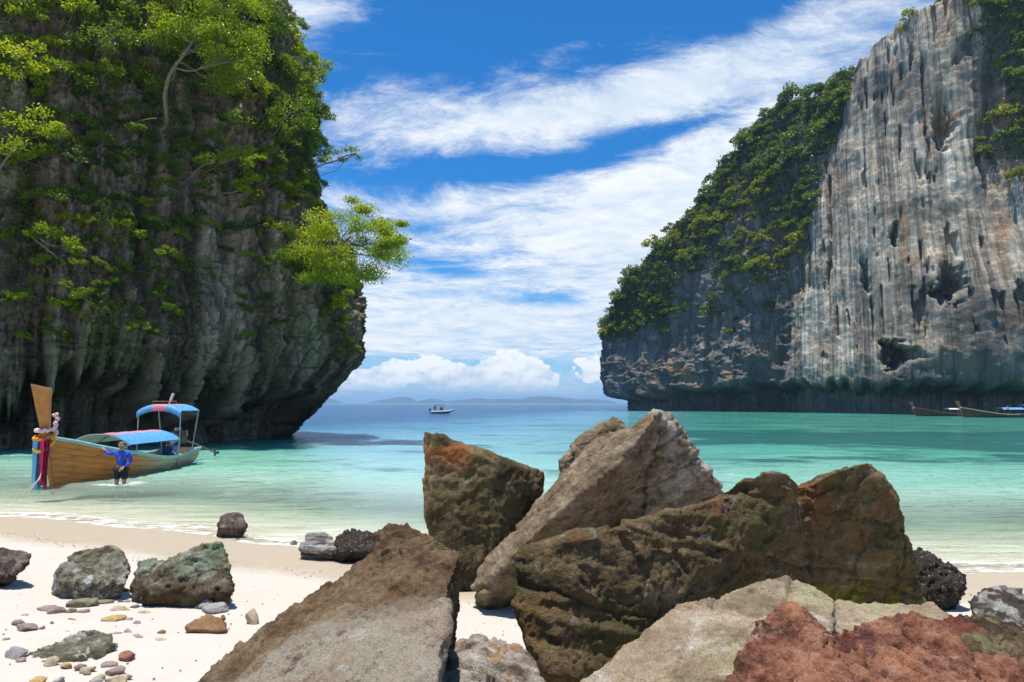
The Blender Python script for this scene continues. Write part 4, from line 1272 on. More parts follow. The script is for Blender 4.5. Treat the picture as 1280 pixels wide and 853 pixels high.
names = {'grey': 'small grey pebble lying on the white sand', 'mauve': 'small mauve pebble lying on the white sand', 'brown': 'small brown pebble lying on the white sand', 'ochre': 'tiny ochre pebble at the foot of the low mossy rock',
         'tan': 'small pale tan pebble lying on the white sand', 'green': 'small olive green pebble lying on the sand', 'dark': 'tiny dark pebble lying on the white sand', 'red': 'x'}
for i, (c_, a, b, y0, y1) in enumerate(small_st):
    where = ' in the long row of small stones' if 747 < y1 < 769 and b < 190 else (' beside or below the low mossy rock' if y1 > 784 and b < 182 else ' on open white sand')
    stone('pebble', a, b, y0, y1, PM[c_], names[c_].split(' lying')[0].split(' at the')[0] + where, 200 + i, 'pebbles scattered on the sand' if c_ != 'ochre' else None, True, 'pebble')
# grit too small to pick apart
r_ = np.random.default_rng(5)
V, F = [], []
cnt = 0
bv, bf = ico(1)
for i in range(1100):
    x, y = r_.uniform(-7.5, 0.5), r_.uniform(4.2, 9.5)
    if i > 520:
        x = r_.uniform(-13, 8)
        y = float(shore_y(x)) - 2.35 + 0.35 * math.sin(x * 1.3) + r_.normal(0, 0.14)
    if i <= 520 and fbm(np.array([[x * 0.5, y * 0.5, 0]]), 2, seed=77)[0] < -0.1 and r_.random() < 0.8:
        continue
    s_ = r_.uniform(0.004, 0.014)
    z = float(ground_z(x, y))
    V.append(bv * np.array((s_, s_ * r_.uniform(0.5, 1), s_ * 0.5)) * r_.uniform(0.8, 1.2, (len(bv), 1)) + np.array((x, y, z + s_ * 0.2)))
    F.append(bf + cnt)
    cnt += len(bv)
tag(link('shell_grit', mesh_from('shell_grit', np.concatenate(V), np.concatenate(F)), PM['brown']), 'scattered brown shell grit on the white sand', 'grit', kind='stuff')


# ---------------------------------------------------------------- simple painted and weathered materials
def flat_mat(name, col, rough=0.6, var=0.25, scale=6.0, metallic=0.0, spec=0.4):
    m, t, out = material(name)
    n_ = t.noise(t.obj(), scale, 5, 0.65)
    c_ = t.ramp(n_, [(0.3, tuple(x * (1 - var) for x in col)), (0.55, col), (0.8, tuple(min(1, x * (1 + var)) for x in col))])
    principled(t, out, c_, rough, t.bump(n_, 0.2, 0.01), metallic, spec)
    return m


def hull_mat(name, fore, aft, x0, x1):
    m, t, out = material(name)
    o_ = t.obj()
    n_ = t.noise(t.map(o_, (0.5, 2, 3.5)), 1.6, 7, 0.7)
    g_ = t.noise(t.map(o_, (0.6, 8, 18)), 1.5, 5, 0.6)
    f_ = t.sstep(t.math('ADD', t.sep(o_)[0], t.math('MULTIPLY', t.math('SUBTRACT', n_, 0.5), 3.0)), x0, x1)
    a_ = t.ramp(n_, [(0.3, tuple(x * 0.55 for x in aft)), (0.5, aft), (0.7, tuple(min(1, x * 1.3) for x in aft))])
    b_ = t.ramp(n_, [(0.3, tuple(x * 0.45 for x in fore)), (0.5, fore), (0.7, tuple(min(1, x * 1.25) for x in fore))])
    c_ = t.mix(f_, a_, b_)
    c_ = t.mix(t.math('MULTIPLY', t.sstep(g_, 0.55, 0.7), 0.35), c_, (0.06, 0.035, 0.02))
    zz = t.math('FRACT', t.math('MULTIPLY', t.math('SUBTRACT', t.sep(o_)[2], t.math('MULTIPLY', t.math('POWER', t.math('MAXIMUM', t.math('ADD', t.sep(o_)[0], 1.2), 0.0), 1.6), 0.045)), 5.5))
    seam = t.math('ADD', t.sstep(zz, 0.10, 0.0), t.sstep(zz, 0.92, 1.0))
    c_ = t.mix(t.math('MULTIPLY', seam, 0.55), c_, (0.05, 0.03, 0.018))
    principled(t, out, c_, 0.45, t.bump(t.math('SUBTRACT', t.math('ADD', g_, n_), seam), 0.35, 0.02), spec=0.4)
    return m


MT = {'blue_tarp': flat_mat('blue tarpaulin', (0.085, 0.31, 0.58), 0.6, 0.3), 'pink_tarp': flat_mat('pink tarpaulin', (0.56, 0.22, 0.31), 0.6, 0.3),
      'clear_tarp': flat_mat('grey green plastic sheet', (0.30, 0.40, 0.38), 0.35, 0.2), 'rust_tarp': flat_mat('rusty edge strip', (0.33, 0.17, 0.11), 0.7),
      'white_tarp': flat_mat('grey white tarpaulin', (0.55, 0.57, 0.58), 0.6), 'steel': flat_mat('galvanised pipe', (0.42, 0.40, 0.37), 0.45, 0.3, 9, 0.6),
      'rust': flat_mat('rusty pipe', (0.24, 0.13, 0.08), 0.7, 0.4, 9), 'trim': flat_mat('pale turquoise paint', (0.36, 0.60, 0.60), 0.5, 0.2),
      'wood': flat_mat('varnished prow wood', (0.62, 0.23, 0.055), 0.45, 0.3, 3), 'palewood': flat_mat('bare end grain wood', (0.62, 0.46, 0.32), 0.6),
      'deck': flat_mat('worn deck wood', (0.30, 0.22, 0.15), 0.8, 0.3), 'engine': flat_mat('grimy engine metal', (0.12, 0.115, 0.11), 0.45, 0.5, 14, 0.5),
      'engine2': flat_mat('bare engine metal', (0.45, 0.43, 0.40), 0.35, 0.4, 14, 0.7), 'marigold': flat_mat('marigold orange', (0.85, 0.33, 0.02), 0.8, 0.3, 30),
      'yellow': flat_mat('marigold yellow', (0.85, 0.58, 0.03), 0.8, 0.3, 30), 'magenta': flat_mat('magenta cloth', (0.62, 0.02, 0.12), 0.7, 0.2),
      'skyblue': flat_mat('sky blue cloth', (0.10, 0.35, 0.62), 0.7, 0.2), 'petal': flat_mat('pink white petals', (0.85, 0.55, 0.60), 0.8, 0.3, 30),
      'rope': flat_mat('pale rope', (0.5, 0.45, 0.36), 0.9), 'rubber': flat_mat('black rubber', (0.02, 0.02, 0.022), 0.6),
      'greytube': flat_mat('light grey boat tube', (0.36, 0.37, 0.38), 0.5, 0.15), 'whitehull': flat_mat('white hull', (0.75, 0.75, 0.74), 0.35, 0.1),
      'navy': flat_mat('navy canvas', (0.02, 0.03, 0.08), 0.8), 'redcloth': flat_mat('red cloth', (0.55, 0.04, 0.02), 0.8, 0.2), 'blueshirt': flat_mat('royal blue cloth', (0.022, 0.075, 0.50), 0.8, 0.2, 9),
      'black': flat_mat('black cloth', (0.015, 0.014, 0.018), 0.9), 'greycap': flat_mat('grey cap cloth', (0.16, 0.15, 0.15), 0.9), 'skin': flat_mat('tanned skin', (0.36, 0.19, 0.12), 0.6, 0.1),
      'hair': flat_mat('dark hair', (0.012, 0.010, 0.009), 0.5), 'bluecap': flat_mat('blue cap cloth', (0.05, 0.18, 0.55), 0.9), 'jean': flat_mat('dark blue cloth', (0.03, 0.07, 0.20), 0.9),
      'pinkcloth': flat_mat('pale pink cloth', (0.7, 0.42, 0.40), 0.8), 'green': flat_mat('dark green cloth', (0.03, 0.09, 0.05), 0.9), 'bucket': flat_mat('red plastic', (0.45, 0.06, 0.05), 0.4),
      'whiteplastic': flat_mat('white plastic', (0.75, 0.75, 0.72), 0.4), 'eye': flat_mat('dark eye', (0.02, 0.015, 0.012), 0.3)}


def smooth1(x, a, b):
    t_ = min(max((x - a) / (b - a), 0), 1)
    return t_ * t_ * (3 - 2 * t_)


def longtail(loc, rz, label, group, hullm, trim, canopies, detail=True, L=8.6, scale=1.0, ribbons=(('magenta', 0), ('skyblue', 1)), prow_h=1.0):
    root = empty('longtail_boat', loc, rz, scale)
    tag(root, label, 'boat', group)
    xs = np.linspace(-L / 2, L / 2 - 0.25, 44)

    def beam(x):
        u_ = (x + L / 2) / (L - 0.25)
        return 0.06 + 0.96 * (1 - smooth1(u_, 0.58, 1.0) ** 1.1) * (0.52 + 0.48 * smooth1(u_, 0.0, 0.42)) * (1 - 0.06 * smooth1(u_, 0.9, 1))

    def top(x):
        u_ = (x + L / 2) / (L - 0.25)
        return 0.50 + 0.13 * (1 - smooth1(u_, 0, 0.3)) + 1.02 * max(0, (u_ - 0.38) / 0.62) ** 1.55

    def keel(x):
        u_ = (x + L / 2) / (L - 0.25)
        return -0.30 + 0.30 * (1 - smooth1(u_, 0, 0.22)) + 0.12 * smooth1(u_, 0.80, 1.0)

    m_ = 11

    def section(x, inset=0.0):
        b, z1, z0 = beam(x) - inset, top(x), keel(x) + inset * 1.5
        b = max(b, 0.012)
        r = []
        for k in range(-m_, m_ + 1):
            a = abs(k) / m_
            u_ = (x + L / 2) / (L - 0.25)
            flare = 0.42 + 0.55 * smooth1(u_, 0.6, 1.0)
            yy = b * (a ** flare if a > 0 else 0)
            zz = z0 + (z1 - z0) * (a ** (1.9 - 0.75 * smooth1(u_, 0.6, 1)))
            r.append((x + 0.55 * a * smooth1(u_, 0.9, 1.0) - 0.1 * smooth1(u_, 0.9, 1), math.copysign(yy, k), zz))
        return r
    mb = MB()
    outer = np.array([section(x) for x in xs])
    inner = np.array([section(x, 0.045) for x in xs])
    mb.patch(outer[:, ::-1])
    mb.patch(inner)
    for a_, b_ in ((0, 1), (-1, 1)):
        rim = np.stack([outer[:, a_], inner[:, a_]], 1)
        mb.patch(rim if a_ == -1 else rim[:, ::-1])
    st = np.stack([outer[0], inner[0]], 0)
    mb.patch(st)
    mb.build('hull', hullm, root, True)
    for side in (0, -1):
        g = MB()
        pts = outer[:, side] + np.array((0, 0.012 if side == -1 else -0.012, 0.01))
        for dz, rr in ((0.0, 0.035), (-0.055, 0.026)):
            g.tube(pts + np.array((0, 0, dz)), rr, 6)
        g.build('gunwale', trim, root, True)
    # end transom
    mb = MB()
    s0 = outer[0]
    mb.add(np.concatenate([s0, [[s0[:, 0].mean(), 0, top(xs[0])]]]), None, [[i, i + 1, len(s0)] for i in range(len(s0) - 1)])
    mb.build('transom', hullm, root)
    # prow post: a wedge of timber broadening to the top
    bt = np.array((outer[-1, 0, 0], 0, top(xs[-1])))
    mb = MB()
    rows = []
    for k, (dx_, dz_, hw, hl) in enumerate([(-0.42, -1.75, 0.05, 0.05), (-0.02, -0.55, 0.055, 0.10), (0.05, -0.1, 0.065, 0.15), (0.13, 0.25, 0.09, 0.19), (0.28, 0.75, 0.14, 0.25), (0.46, 1.42, 0.215, 0.33)]):
        c_ = bt + np.array((dx_, 0, dz_ * (prow_h if dz_ > 0 else 1)))
        rows.append([c_ + np.array((hl, 0, 0.02 * k)), c_ + np.array((-hl * 0.4, hw, 0)), c_ + np.array((-hl, hw * 0.85, 0)), c_ + np.array((-hl, -hw * 0.85, 0)), c_ + np.array((-hl * 0.4, -hw, 0))])
    rows = np.array(rows)
    nr, nk = rows.shape[:2]
    q = [[i * nk + j, i * nk + (j + 1) % nk, (i + 1) * nk + (j + 1) % nk, (i + 1) * nk + j] for i in range(nr - 1) for j in range(nk)]
    mb.add(rows.reshape(-1, 3), q)
    pr = mb.build('prow', MT['wood'], root)
    e_ = (nr - 1) * nk
    mb = MB()
    tp = rows[-1] + np.array((0.005, 0, 0.012))
    mb.add(np.concatenate([rows[-1], tp, [tp.mean(0)]]), [[j, (j + 1) % nk, nk + (j + 1) % nk, nk + j] for j in range(nk)], [[nk + j, nk + (j + 1) % nk, 2 * nk] for j in range(nk)])
    mb.build('end_cap', MT['palewood'], pr)
    # thwarts and foredeck
    for x in ((-3.0, -1.9, -0.8, 0.3, 1.4, 2.4) if detail else (-2, 1)):
        MB().box((x, 0, top(x) - 0.14), (0.22, beam(x) * 1.72, 0.04)).build('thwart', MT['deck'], root)
    mb = MB()
    dk_ = np.array([[(x, s_ * max(beam(x) - 0.06, 0.01), top(x) - 0.06) for s_ in (-1, 0, 1)] for x in np.linspace(2.7, L / 2 - 0.35, 8)])
    mb.patch(dk_, 0.03)
    mb.build('foredeck', MT['deck'], root)
    # flowers and ribbons tied round the prow
    rr_ = np.random.default_rng(3)
    for gm, zc, rad, n_, drop in ((('marigold', 0.02, 0.27, 30, 0.10), ('yellow', -0.08, 0.25, 26, 0.34), ('petal', 0.18, 0.24, 26, 0.0)) if detail else (('petal', 0.0, 0.22, 14, 0.2),)):
        mb = MB()
        for k in range(n_):
            a = 2 * math.pi * k / n_
            p_ = bt + np.array((0.08 + 0.10 * zc + rad * math.cos(a), rad * 0.85 * math.sin(a), zc - drop * (0.5 + 0.5 * math.cos(a)) + rr_.normal(0, 0.012)))
            mb.ball(p_, 0.052 + rr_.uniform(-0.01, 0.012), 6, 4)
        if gm == 'petal' and detail:
            for k in range(22):
                mb.ball(bt + np.array((-0.22 + rr_.normal(0, 0.03), 0.13 + rr_.normal(0, 0.03), 0.65 - 0.032 * k)), 0.05, 6, 4)
        mb.build('garland', MT[gm], root, True)
    for k, (cm, sd) in enumerate(ribbons):
        mb = MB()
        for w_ in range(3 if detail else 1):
            hl = 1.25 + 0.12 * w_ + 0.1 * sd
            cen = [bt + np.array((0.33 - 0.06 * w_ - 0.05 * sd + 0.02 * math.sin(5 * f_), 0.10 - 0.22 * sd + 0.05 * w_ + 0.02 * math.sin(4 * f_ + w_), -0.05 - hl * f_)) for f_ in np.linspace(0, 1, 9)]
            pt = np.array([[c_ + np.array((0.09 * s_ * (0.5 + 0.5 * f_), 0.11 * s_, 0)) for s_ in (-1, 0, 1)] for f_, c_ in zip(np.linspace(0, 1, 9), cen)])
            mb.patch(pt)
            mb.patch(pt[:, ::-1] + np.array((0.006, 0.004, 0)))
        mb.build('ribbon', MT[cm], root, True)
    # canopies on pipe frames
    for (x0, x1, ze, rise, hw, stripes, postm) in canopies:
        nxx, nyy = 9, 25
        grid = np.zeros((nxx, nyy, 3))
        val = 0.26 if ze > 1.7 else 0.0
        for i, x in enumerate(np.linspace(x0, x1, nxx)):
            for j, y in enumerate(np.linspace(-1, 1, nyy)):
                grid[i, j] = (x, hw * y, ze + rise * (1 - abs(y) ** 2.4) - 0.03 * math.sin(math.pi * i / (nxx - 1) * 4) ** 2 * (1 - y * y))
        mb = MB()
        sheet = grid
        if val:
            fr = grid[:1] + np.array((0.10, 0, 0))
            sheet = np.concatenate([fr - np.array((0, 0, val)), fr - np.array((0, 0, val * 0.45)), grid[:1] + np.array((0.05, 0, -0.03)), grid])
        mb.patch(sheet, 0.02)
        me = mb.mesh('canopy', True)
        for mm in (s_[2] for s_ in stripes):
            me.materials.append(MT[mm])
        for pl in me.polygons:
            v_ = pl.center.y / hw
            for k, (a, b, _) in enumerate(stripes):
                if a <= v_ <= b:
                    pl.material_index = k
        cn = link('canopy', me, None, root)
        for i in (0, nxx // 2, nxx - 1):
            MB().tube(grid[i] + np.array((0, 0, -0.035)), 0.018, 6).build('frame_hoop', MT[postm], cn, True)
        for x in (x0, x1):
            for s_ in (-1, 1):
                zz = top(x) - 0.05
                MB().tube([(x, s_ * min(hw - 0.04, beam(x) - 0.03), zz), (x, s_ * (hw - 0.03), ze)], 0.022, 7).build('post', MT[postm], root, True)
    if detail:
        # motor on its swivel at the stern, with the long tail shaft
        xe = -L / 2 + 0.9
        eng = MB()
        eng.box((xe, 0, 1.02), (0.75, 0.42, 0.36))
        eng.box((xe + 0.05, 0, 1.27), (0.55, 0.30, 0.16))
        eo = eng.build('engine', MT['engine'], root)
        fw = MB()
        fw.lathe((xe + 0.42, 0, 1.06), [(0.02, 0), (0.25, 0.0), (0.27, 0.03), (0.25, 0.07), (0.02, 0.08)], 18, 0)
        fw.build('flywheel', MT['engine2'], eo, True)
        for k in range(4):
            MB().tube([(xe - 0.2 + 0.14 * k, 0.15, 1.3), (xe - 0.2 + 0.14 * k, 0.30, 1.36), (xe - 0.15 + 0.1 * k, 0.34, 1.12)], 0.03, 7).build('exhaust_pipe', MT['rust'], eo, True)
        MB().lathe((xe - 0.1, -0.05, 1.33), [(0.13, 0), (0.15, 0.05), (0.13, 0.15), (0.05, 0.18)], 14).build('air_filter', MT['engine2'], eo, True)
        MB().tube([(xe + 0.3, 0, 1.1), (xe + 1.0, 0.05, 1.35), (xe + 1.5, 0.1, 1.42)], 0.022, 7).build('tiller', MT['steel'], eo, True)
        MB().tube([(xe, 0, 0.45), (xe, 0, 0.9)], 0.07, 10).build('swivel_post', MT['engine'], root, True)
        sh_ = MB().tube([(xe - 0.3, 0, 1.0), (xe - 1.6, 0.03, 0.72), (xe - 3.5, 0.08, 0.22)], 0.035, 8).build('tail_shaft', MT['rust'], root, True)
        pb = MB()
        for k in range(3):
            a = 2 * math.pi * k / 3
            pb.box((xe - 3.5, 0.08 + 0.09 * math.cos(a), 0.22 + 0.09 * math.sin(a)), (0.03, 0.10, 0.13))
        pb.lathe((xe - 3.56, 0.08, 0.22), [(0.01, 0), (0.045, 0.02), (0.045, 0.12), (0.01, 0.14)], 10, 0)
        pb.build('propeller', MT['engine'], sh_)
        MB().box((-2.2, 0.35, 0.62), (0.5, 0.45, 0.3)).box((-2.2, 0.35, 0.79), (0.52, 0.47, 0.05)).build('locker', MT['skyblue'], root)
        c_ = canopies[-1]
        MB().tube([(c_[0] - 0.3, -0.45, c_[2] + c_[3]), (c_[0] - 0.3, -0.45, c_[2] + c_[3] + 0.10), (c_[0] - 0.3, 0.5, c_[2] + c_[3] + 0.10), (c_[0] - 0.3, 0.5, c_[2] + c_[3])], 0.018, 6).build('roof_rack', MT['rust'], root, True)
        MB().tube([(c_[0] - 0.4, 0.15, c_[2] + c_[3]), (c_[0] - 0.45, 0.2, c_[2] + c_[3] + 0.2), (c_[0] - 0.5, 0.26, c_[2] + c_[3] + 0.42)], [0.02, 0.05, 0.055], 7).build('rolled_flag', MT['petal'], root, True)
        for k in range(2):
            MB().tube([(4.2, 0.05, 1.25), (4.55, 0.1, 0.75), (4.9 + 0.2 * k, 0.15 + 0.1 * k, 0.3), (5.6 + 0.3 * k, 0.2, -0.15)], 0.01, 5).build('mooring_rope', MT['rope'], root, True)
    return root


hullA = hull_mat('varnished hull planking', (0.60, 0.19, 0.03), (0.45, 0.33, 0.20), -0.6, 1.6)
hullB = hull_mat('dark hull planking', (0.15, 0.07, 0.04), (0.10, 0.065, 0.045), -1, 1)
longtail((-13.8, 24.95, 0.0), math.atan2(-8.0, -0.06), 'orange brown long-tail boat with blue and pink canopies and flower garlands', 'long-tail boats', hullA, MT['trim'],
         [(1.9, -1.5, 1.12, 0.36, 1.05, [(-1.1, -0.25, 'clear_tarp'), (-0.25, -0.05, 'rust_tarp'), (-0.05, 0.3, 'pink_tarp'), (0.3, 1.1, 'blue_tarp')], 'steel'),
          (-1.9, -3.4, 2.2, 0.26, 0.86, [(-1.1, -0.36, 'blue_tarp'), (-0.36, 0.30, 'pink_tarp'), (0.30, 1.1, 'blue_tarp')], 'steel')])
longtail((81.8, 130.5, 0.0), math.pi + 0.03, 'dark long-tail boat with a low grey white canopy moored under the streaked cliff', 'long-tail boats', hullB, MT['rust'],
         [(-0.8, -3.4, 1.15, 0.22, 0.8, [(-1.1, 1.1, 'white_tarp')], 'steel')], False, 9.5, 1.12, (('petal', 0), ('magenta', 1)), 0.6)
longtail((83.6, 118.5, 0.0), math.pi - 0.04, 'dark long-tail boat with a long bright blue canopy moored under the streaked cliff', 'long-tail boats', hullB, MT['palewood'],
         [(-0.6, -3.6, 1.2, 0.3, 0.85, [(-1.1, 1.1, 'blue_tarp')], 'steel'), (-3.7, -4.6, 1.75, 0.2, 0.7, [(-1.1, 1.1, 'navy')], 'steel')], False, 10.0, 1.16, (('petal', 0), ('petal', 1)), 0.6)


# ---------------------------------------------------------------- people
def skin_mesh(verts, radii, edges, sub=2, root=0):
    m = bpy.data.meshes.new('skin_source')
    m.from_pydata([tuple(v_) for v_ in verts], edges, [])
    o = bpy.data.objects.new('skin_source', m)
    COL.objects.link(o)
    md = o.modifiers.new('skin', 'SKIN')
    md.use_smooth_shade = True
    md.branch_smoothing = 0.4
    for i, r in enumerate(radii):
        sv = m.skin_vertices[0].data[i]
        sv.radius = (r, r) if not isinstance(r, tuple) else r
        sv.use_root = i == root
    o.modifiers.new('sub', 'SUBSURF').levels = sub
    dg = bpy.context.evaluated_depsgraph_get()
    r_ = bpy.data.meshes.new_from_object(o.evaluated_get(dg))
    bpy.data.objects.remove(o)
    bpy.data.meshes.remove(m)
    return r_


def join_meshes(ms, name):
    bm = bmesh.new()
    for m in ms:
        bm.from_mesh(m)
    r = bpy.data.meshes.new(name)
    bm.to_mesh(r)
    bm.free()
    r.polygons.foreach_set('use_smooth', np.ones(len(r.polygons), bool))
    return r


def person(loc, rz, label, J, shirt, shorts, cap=None, group=None, scale=1.0, hands=True, sleeves=True):
    """J: joint positions in the person's own frame (x = left, -y = forward, z = up)"""
    root = empty('person', loc, rz, scale)
    tag(root, label, 'person', group)
    g = {k: np.array(v_, float) for k, v_ in J.items()}
    names_ = ['pelvis', 'waist', 'chest', 'neck', 'head', 'shl', 'elbl', 'wrl', 'shr', 'elbr', 'wrr', 'hipl', 'knl', 'anl', 'tol', 'hipr', 'knr', 'anr', 'tor']
    rad = [0.115, 0.105, 0.12, 0.052, 0.05, 0.055, 0.042, 0.029, 0.055, 0.042, 0.029, 0.085, 0.058, 0.04, 0.032, 0.085, 0.058, 0.04, 0.032]
    ed = [(0, 1), (1, 2), (2, 3), (3, 4), (2, 5), (5, 6), (6, 7), (2, 8), (8, 9), (9, 10), (0, 11), (11, 12), (12, 13), (13, 14), (0, 15), (15, 16), (16, 17), (17, 18)]
    parts = [skin_mesh([g[n_] for n_ in names_], rad, ed)]
    hd = MB()
    hc = g['head'] + np.array((0, -0.012, 0.065))
    fw = np.array(J.get('face', (0, -1, 0)), float)
    fw /= np.linalg.norm(fw)
    sd = np.cross(fw, (0, 0, 1))
    hd.ball(hc, (0.076, 0.092, 0.112), 16, 12)
    hd.ball(hc + fw * 0.088 + np.array((0, 0, -0.012)), (0.014, 0.02, 0.022), 8, 6)
    hd.ball(hc + fw * 0.06 + np.array((0, 0, -0.075)), (0.045, 0.035, 0.035), 8, 6)
    for s_ in (-1, 1):
        hd.ball(hc + sd * s_ * 0.078, (0.014, 0.022, 0.032), 8, 6)
    parts.append(hd.mesh('h', True))
    if hands:
        for s_, wn, en in ((1, 'wrl', 'elbl'), (-1, 'wrr', 'elbr')):
            d_ = g[wn] - g[en]
            d_ /= np.linalg.norm(d_)
            side = np.cross(d_, (0, 0, 1.0))
            if np.linalg.norm(side) < 0.2:
                side = np.array((0, 1.0, 0))
            side /= np.linalg.norm(side)
            nrm_ = np.cross(side, d_)
            hm = MB()
            hm.tube([g[wn] - d_ * 0.02, g[wn] + d_ * 0.04, g[wn] + d_ * 0.095], [0.026, 0.037, 0.036], 8)
            for k, ln_ in enumerate((0.062, 0.075, 0.07, 0.055)):
                b0 = g[wn] + d_ * 0.085 + side * (k - 1.5) * 0.019
                hm.tube([b0, b0 + d_ * ln_ * 0.5 - nrm_ * 0.008, b0 + d_ * ln_ * 0.85 - nrm_ * 0.03], [0.0095, 0.009, 0.007], 6)
            b0 = g[wn] + d_ * 0.03 + side * 0.033 * -1
            hm.tube([b0, b0 + d_ * 0.03 - side * 0.025 - nrm_ * 0.01, b0 + d_ * 0.06 - side * 0.03 - nrm_ * 0.02], [0.012, 0.011, 0.008], 6)
            parts.append(hm.mesh('hand', True))
    link('body', join_meshes(parts, 'body'), MT['skin'], root)
    # shirt with sleeves
    if sleeves:
        vs_ = [g['pelvis'] + np.array((0, 0, 0.0)), g['waist'], g['chest'], g['neck'] - np.array((0, 0, 0.045)), g['shl'], g['elbl'], g['wrl'] * 0.92 + g['elbl'] * 0.08, g['shr'], g['elbr'], g['wrr'] * 0.92 + g['elbr'] * 0.08]
        rr = [(0.155, 0.13), (0.145, 0.118), (0.16, 0.128), 0.072, 0.078, 0.056, 0.040, 0.078, 0.056, 0.040]
        ee = [(0, 1), (1, 2), (2, 3), (2, 4), (4, 5), (5, 6), (2, 7), (7, 8), (8, 9)]
    else:
        vs_ = [g['pelvis'], g['waist'], g['chest'], g['shl'] * 0.6 + g['elbl'] * 0.4, g['shr'] * 0.6 + g['elbr'] * 0.4]
        rr = [(0.155, 0.13), (0.145, 0.118), (0.165, 0.13), 0.075, 0.075]
        ee = [(0, 1), (1, 2), (2, 3), (2, 4)]
    link('shirt', skin_mesh(vs_, rr, ee), MT[shirt], root)
    vs_ = [g['pelvis'] + np.array((0, 0, 0.02)), g['hipl'], g['knl'] * 0.8 + g['hipl'] * 0.2, g['hipr'], g['knr'] * 0.8 + g['hipr'] * 0.2]
    link('shorts', skin_mesh(vs_, [(0.152, 0.128), 0.115, 0.098, 0.115, 0.098], [(0, 1), (1, 2), (0, 3), (3, 4)]), MT[shorts], root)
    hr = MB().ball(hc + np.array((0, 0, 0.022)) - fw * 0.018, (0.083, 0.092, 0.10), 14, 9)
    link('hair', hr.mesh('hair', True), MT['hair'], root)
    if cap:
        cb_ = MB().ball(hc + np.array((0, 0, 0.045)), (0.091, 0.101, 0.085), 14, 9)
        c0 = hc + np.array((0, 0, 0.052))
        br = np.array([[c0 + fw * (0.07 + 0.10 * a_) + sd * b_ * 0.075 * (1 - 0.3 * a_) + np.array((0, 0, -0.012 * a_ - 0.01 * b_ * b_)) for b_ in np.linspace(-1, 1, 6)] for a_ in (0, 0.5, 1)])
        cb_.patch(br, 0.008)
        link('cap', cb_.mesh('cap', True), MT[cap], root)
    for s_ in (-1, 1):
        MB().ball(hc + fw * 0.078 + sd * s_ * 0.03 + np.array((0, 0, 0.012)), (0.011, 0.009, 0.007), 6, 4).build('eye', MT['eye'], root, True)
    return root


STAND = dict(pelvis=(0, 0, 0.93), waist=(0, 0, 1.06), chest=(0, 0.0, 1.24), neck=(0, 0, 1.42), head=(0, -0.015, 1.49), shl=(0.17, 0, 1.36), elbl=(0.24, 0.0, 1.09), wrl=(0.23, -0.1, 0.86),
             shr=(-0.17, 0, 1.36), elbr=(-0.24, 0.0, 1.09), wrr=(-0.23, -0.08, 0.86), hipl=(0.095, 0, 0.86), knl=(0.11, -0.03, 0.47), anl=(0.11, 0.02, 0.08), tol=(0.12, -0.13, 0.035),
             hipr=(-0.095, 0, 0.86), knr=(-0.11, 0.0, 0.47), anr=(-0.11, 0.05, 0.08), tor=(-0.12, -0.1, 0.035))
man = dict(STAND)
man.update(shr=(-0.17, 0.02, 1.37), elbr=(-0.40, 0.16, 1.31), wrr=(-0.60, 0.34, 1.43), elbl=(0.25, 0.06, 1.10), wrl=(0.10, -0.20, 0.93), head=(-0.01, -0.03, 1.49), knl=(0.12, -0.08, 0.47), anl=(0.12, 0.06, 0.08),
           tol=(0.13, -0.1, 0.035), face=(0.25, -1, -0.1))
person((-12.12, 21.45, -0.46), math.radians(12), 'person in blue shirt, black shorts and grey cap wading with one hand on the boat', man, 'blueshirt', 'black', 'greycap', scale=1.05)
SEAT = dict(STAND)
SEAT.update(pelvis=(0, 0.02, 0.10), waist=(0, 0.0, 0.23), chest=(0, -0.05, 0.40), neck=(0, -0.09, 0.56), head=(0, -0.13, 0.62), shl=(0.17, -0.06, 0.52), elbl=(0.22, -0.12, 0.27), wrl=(0.12, -0.33, 0.22),
            shr=(-0.17, -0.06, 0.52), elbr=(-0.22, -0.12, 0.27), wrr=(-0.12, -0.33, 0.22), hipl=(0.095, -0.02, 0.08), knl=(0.13, -0.42, 0.12), anl=(0.13, -0.45, -0.28), tol=(0.14, -0.6, -0.32),
            hipr=(-0.095, -0.02, 0.08), knr=(-0.13, -0.42, 0.12), anr=(-0.13, -0.45, -0.28), tor=(-0.14, -0.6, -0.32), face=(0, -1, -0.35))
person((-13.35, 26.6, 0.36), math.radians(75), 'person in dark blue clothes and a blue cap sitting bent forward in the boat', SEAT, 'jean', 'jean', 'bluecap', scale=0.95)
person((85.0, 117.6, 0.45), math.radians(20), 'person in a pale pink shirt standing in the boat with the blue canopy', STAND, 'pinkcloth', 'black', None, hands=False)

